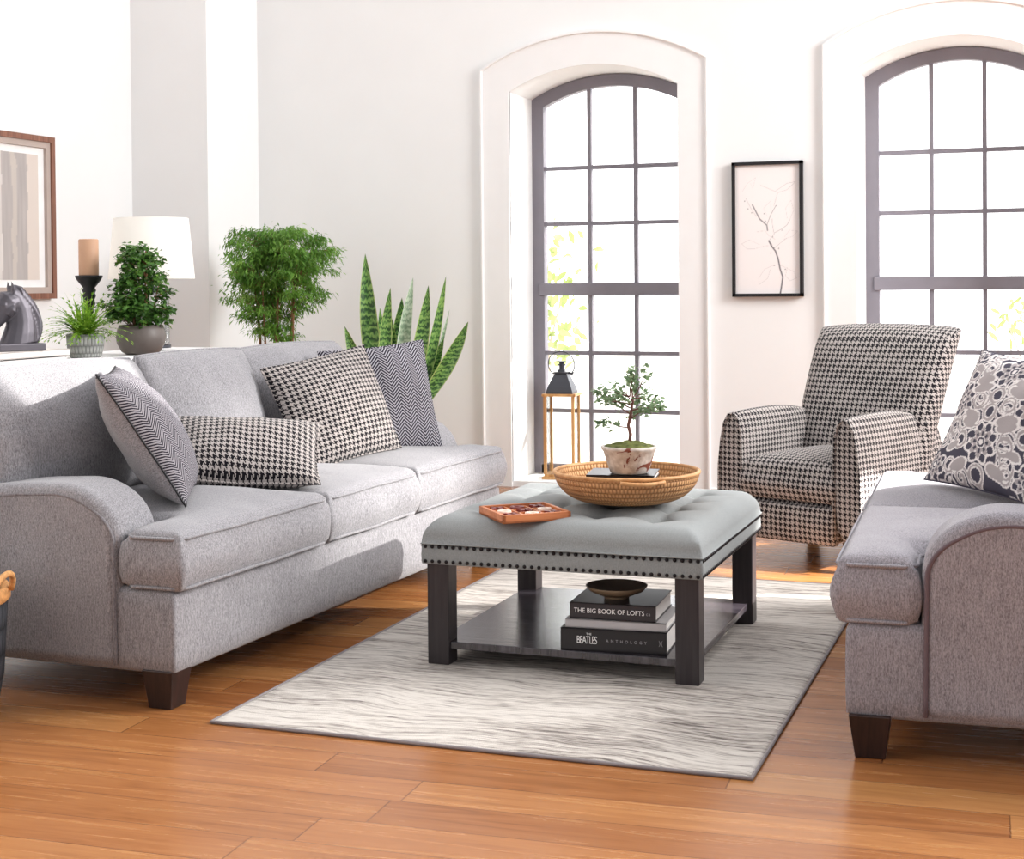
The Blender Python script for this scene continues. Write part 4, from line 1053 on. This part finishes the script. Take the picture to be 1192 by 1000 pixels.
# ------------------------------------------------------------------ basket at the lower left
M['dweave'] = weave_mat('dark_rope_weave', '121316', '34353a', 60, 22)
bk = thing('floor_basket', 'dark woven basket with natural rope rim cut off at left edge', 'basket', (-2.68, 3.035, 0))
bm = bmesh.new(); uv = bm.loops.layers.uv.new('UVMap'); lathe(bm, [(0, 0), (.15, 0), (.165, .01), (.185, .12), (.197, .31), (.188, .312), (.175, .12), (.15, .015), (0, .012)], 48, uv=uv); obj('body', bm, M['dweave'], bk)
M['rope'] = weave_mat('natural_rope', 'a06a38', 'd9a76c', 10, 8)
bm = bmesh.new(); uv = bm.loops.layers.uv.new('UVMap'); lathe(bm, [(.196, .305), (.203, .312), (.203, .338), (.197, .345), (.190, .34), (.188, .31)], 64, uv=uv); obj('rope_rim', bm, plain('rope_tan', 'c08a55', .7, var=.3, sc=60, bump=.8), bk)
for a0 in (12, 192):
    bm = bmesh.new(); c = V((cos(R(a0)), sin(R(a0)), 0)); s = V((-c.y, c.x, 0)); tube(bm, [c * (.20 + .018 * sin(pi * k / 10)) + s * .055 * cos(pi * k / 10) + V((0, 0, .335 + .05 * sin(pi * k / 10))) for k in range(11)], .008, 8); obj('handle', bm, plain('rope_handle', 'c9955f', .7, var=.3, sc=80, bump=.8), bk)
th = pillow(.26, .26, .14, 2, n=20); o = obj('folded_throw', th, plain('pale_grey_knit', 'cfd0d4', .9, var=.1, sc=50, bump=.6)); o.location = (-2.68, 3.035, .31); tag(o, 'pale grey folded throw inside the dark woven basket', 'blanket')

# ------------------------------------------------------------------ garden outside
def outdoor(name, label, loc, seed, pts, nl, sp, L, w):
    rr = random.Random(seed); t = thing(name, label, 'tree', loc); bt, bl = bmesh.new(), bmesh.new()
    for p in pts:
        base = V((p[0] * .3, p[1], -.05 if False else 0)); tube(bt, [V((0, 0, 0)), V((p[0] * .2, p[1] * .3, p[2] * .6)), V(p)], [.02, .010, .004], 6)
        for k in range(nl):
            q = V(p) + V((rr.gauss(0, sp), rr.gauss(0, sp), rr.gauss(0, sp))); leaf(bl, q, V((rr.uniform(-.6, .6), rr.uniform(-.6, .6), rr.uniform(-1, .4))), V((rr.uniform(-1, 1), -1, .5)), L * rr.uniform(.6, 1.2), w * rr.uniform(.7, 1.1), n=4)
    obj('branch', bt, M['outbark'], t); obj('foliage', bl, M['outleaf'], t)
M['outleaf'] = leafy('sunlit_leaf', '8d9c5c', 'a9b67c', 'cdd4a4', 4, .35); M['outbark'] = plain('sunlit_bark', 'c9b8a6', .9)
outdoor('garden_tree', 'pale sunlit leafy tree seen outside the left window', (-3.36, 9.9, -.06), 3, [(-.08, .0, 1.50), (.02, .1, 1.36), (-.12, 0, 1.22), (-.02, 0, .98), (.04, .1, .82), (-.1, 0, .72), (.12, .1, 1.1), (.16, 0, .85), (-.2, 0, 1.0)], 26, .12, .10, .05)
outdoor('garden_shrub', 'green sprig outside the right window, right of the recliner', (-.10, 9.6, -.06), 6, [(-.05, 0, .95), (.05, .1, 1.0), (.1, 0, .85), (-.16, 0, .9), (-.02, 0, .7)], 16, .07, .09, .03)

# ------------------------------------------------------------------ light
w = bpy.data.worlds.new('World'); scn.world = w; w.use_nodes = True; nt = w.node_tree; bg = nt.nodes['Background']
tc = nt.nodes.new('ShaderNodeTexCoord'); sp_ = nt.nodes.new('ShaderNodeSeparateXYZ'); nt.links.new(tc.outputs['Generated'], sp_.inputs[0])
cr = nt.nodes.new('ShaderNodeValToRGB'); mp = nt.nodes.new('ShaderNodeMapRange'); mp.inputs[1].default_value = -1; mp.inputs[2].default_value = 1; nt.links.new(sp_.outputs[1], mp.inputs[0]); nt.links.new(mp.outputs[0], cr.inputs[0])
cr.color_ramp.elements[0].position = .1; cr.color_ramp.elements[0].color = (.40, .40, .41, 1); cr.color_ramp.elements[1].position = .9; cr.color_ramp.elements[1].color = (2.6, 2.62, 2.68, 1)
e = cr.color_ramp.elements.new(.5); e.color = (.80, .80, .82, 1)
nt.links.new(cr.outputs[0], bg.inputs[0]); bg.inputs[1].default_value = 1.0
def area(name, loc, tgt, size, power, col=(1, 1, 1), sy=None):
    l = bpy.data.lights.new(name, 'AREA'); l.energy = power; l.size = size; l.color = col
    if sy: l.shape = 'RECTANGLE'; l.size_y = sy
    o = bpy.data.objects.new(name, l); COL.objects.link(o); o.location = loc; o.rotation_euler = (V(tgt) - V(loc)).to_track_quat('-Z', 'Y').to_euler(); return o
area('window_light', (2.8, 5.4, 3.0), (-2.0, 4.2, .3), 2.2, 240, (1, .985, .97))
def spot(name, loc, tgt, ang, power, blend=.15):
    l = bpy.data.lights.new(name, 'SPOT'); l.energy = power; l.spot_size = R(ang); l.spot_blend = blend; l.shadow_soft_size = .03; l.color = (1, .97, .92)
    o = bpy.data.objects.new(name, l); COL.objects.link(o); o.location = loc; o.rotation_euler = (V(tgt) - V(loc)).to_track_quat('-Z', 'Y').to_euler(); return o
spot('sunbeam_floor', (2.6, 5.3, 2.3), (-.93, 5.68, 0), 5.5, 3000, .4)
spot('sunbeam_loveseat', (2.2, 5.0, 3.2), (-.32, 4.88, .48), 10, 3600, .5)
spot('sunbeam_sofa', (2.4, 4.6, 2.9), (-2.74, 3.78, .90), 6.5, 2000, .15)
spot('sunbeam_sofa_front', (2.4, 6.2, 2.2), (-2.16, 4.65, .30), 15, 1300, 1)
sl = bpy.data.lights.new('sun', 'SUN'); sl.energy = 6; sl.angle = R(1.2); sl.color = (1, .95, .88); so = bpy.data.objects.new('sun', sl); COL.objects.link(so)
d = V((-.55, -1, -.86)); so.rotation_euler = d.to_track_quat('-Z', 'Y').to_euler(); so.location = (1, 12, 6)

# ------------------------------------------------------------------ camera
F, PIT, YAW, ROLL = 1740., R(.9), R(19.9), .0085
fwd = V((-sin(YAW) * cos(PIT), cos(YAW) * cos(PIT), -sin(PIT))); r0 = V((cos(YAW), sin(YAW), 0)); u0 = r0.cross(fwd)
Rr = r0 * cos(ROLL) - u0 * sin(ROLL); U = u0 * cos(ROLL) + r0 * sin(ROLL)
cam = bpy.data.cameras.new('camera'); co = bpy.data.objects.new('camera', cam); COL.objects.link(co)
co.matrix_world = Matrix.Translation((0, 0, 1.1)) @ Matrix((Rr, U, -fwd)).transposed().to_4x4()
cam.sensor_width = 36; cam.sensor_fit = 'HORIZONTAL'; cam.lens = 36 * F / 1192
CYP = 331 + F * math.tan(PIT); cam.shift_y = (CYP - 500) / 1192; cam.clip_end = 100
scn.camera = co
scn.view_settings.view_transform = 'Standard'; scn.view_settings.look = 'None'; scn.view_settings.exposure = .48; scn.view_settings.gamma = 1
scn.cycles.use_denoising = True; scn.cycles.max_bounces = 8; scn.cycles.transparent_max_bounces = 16
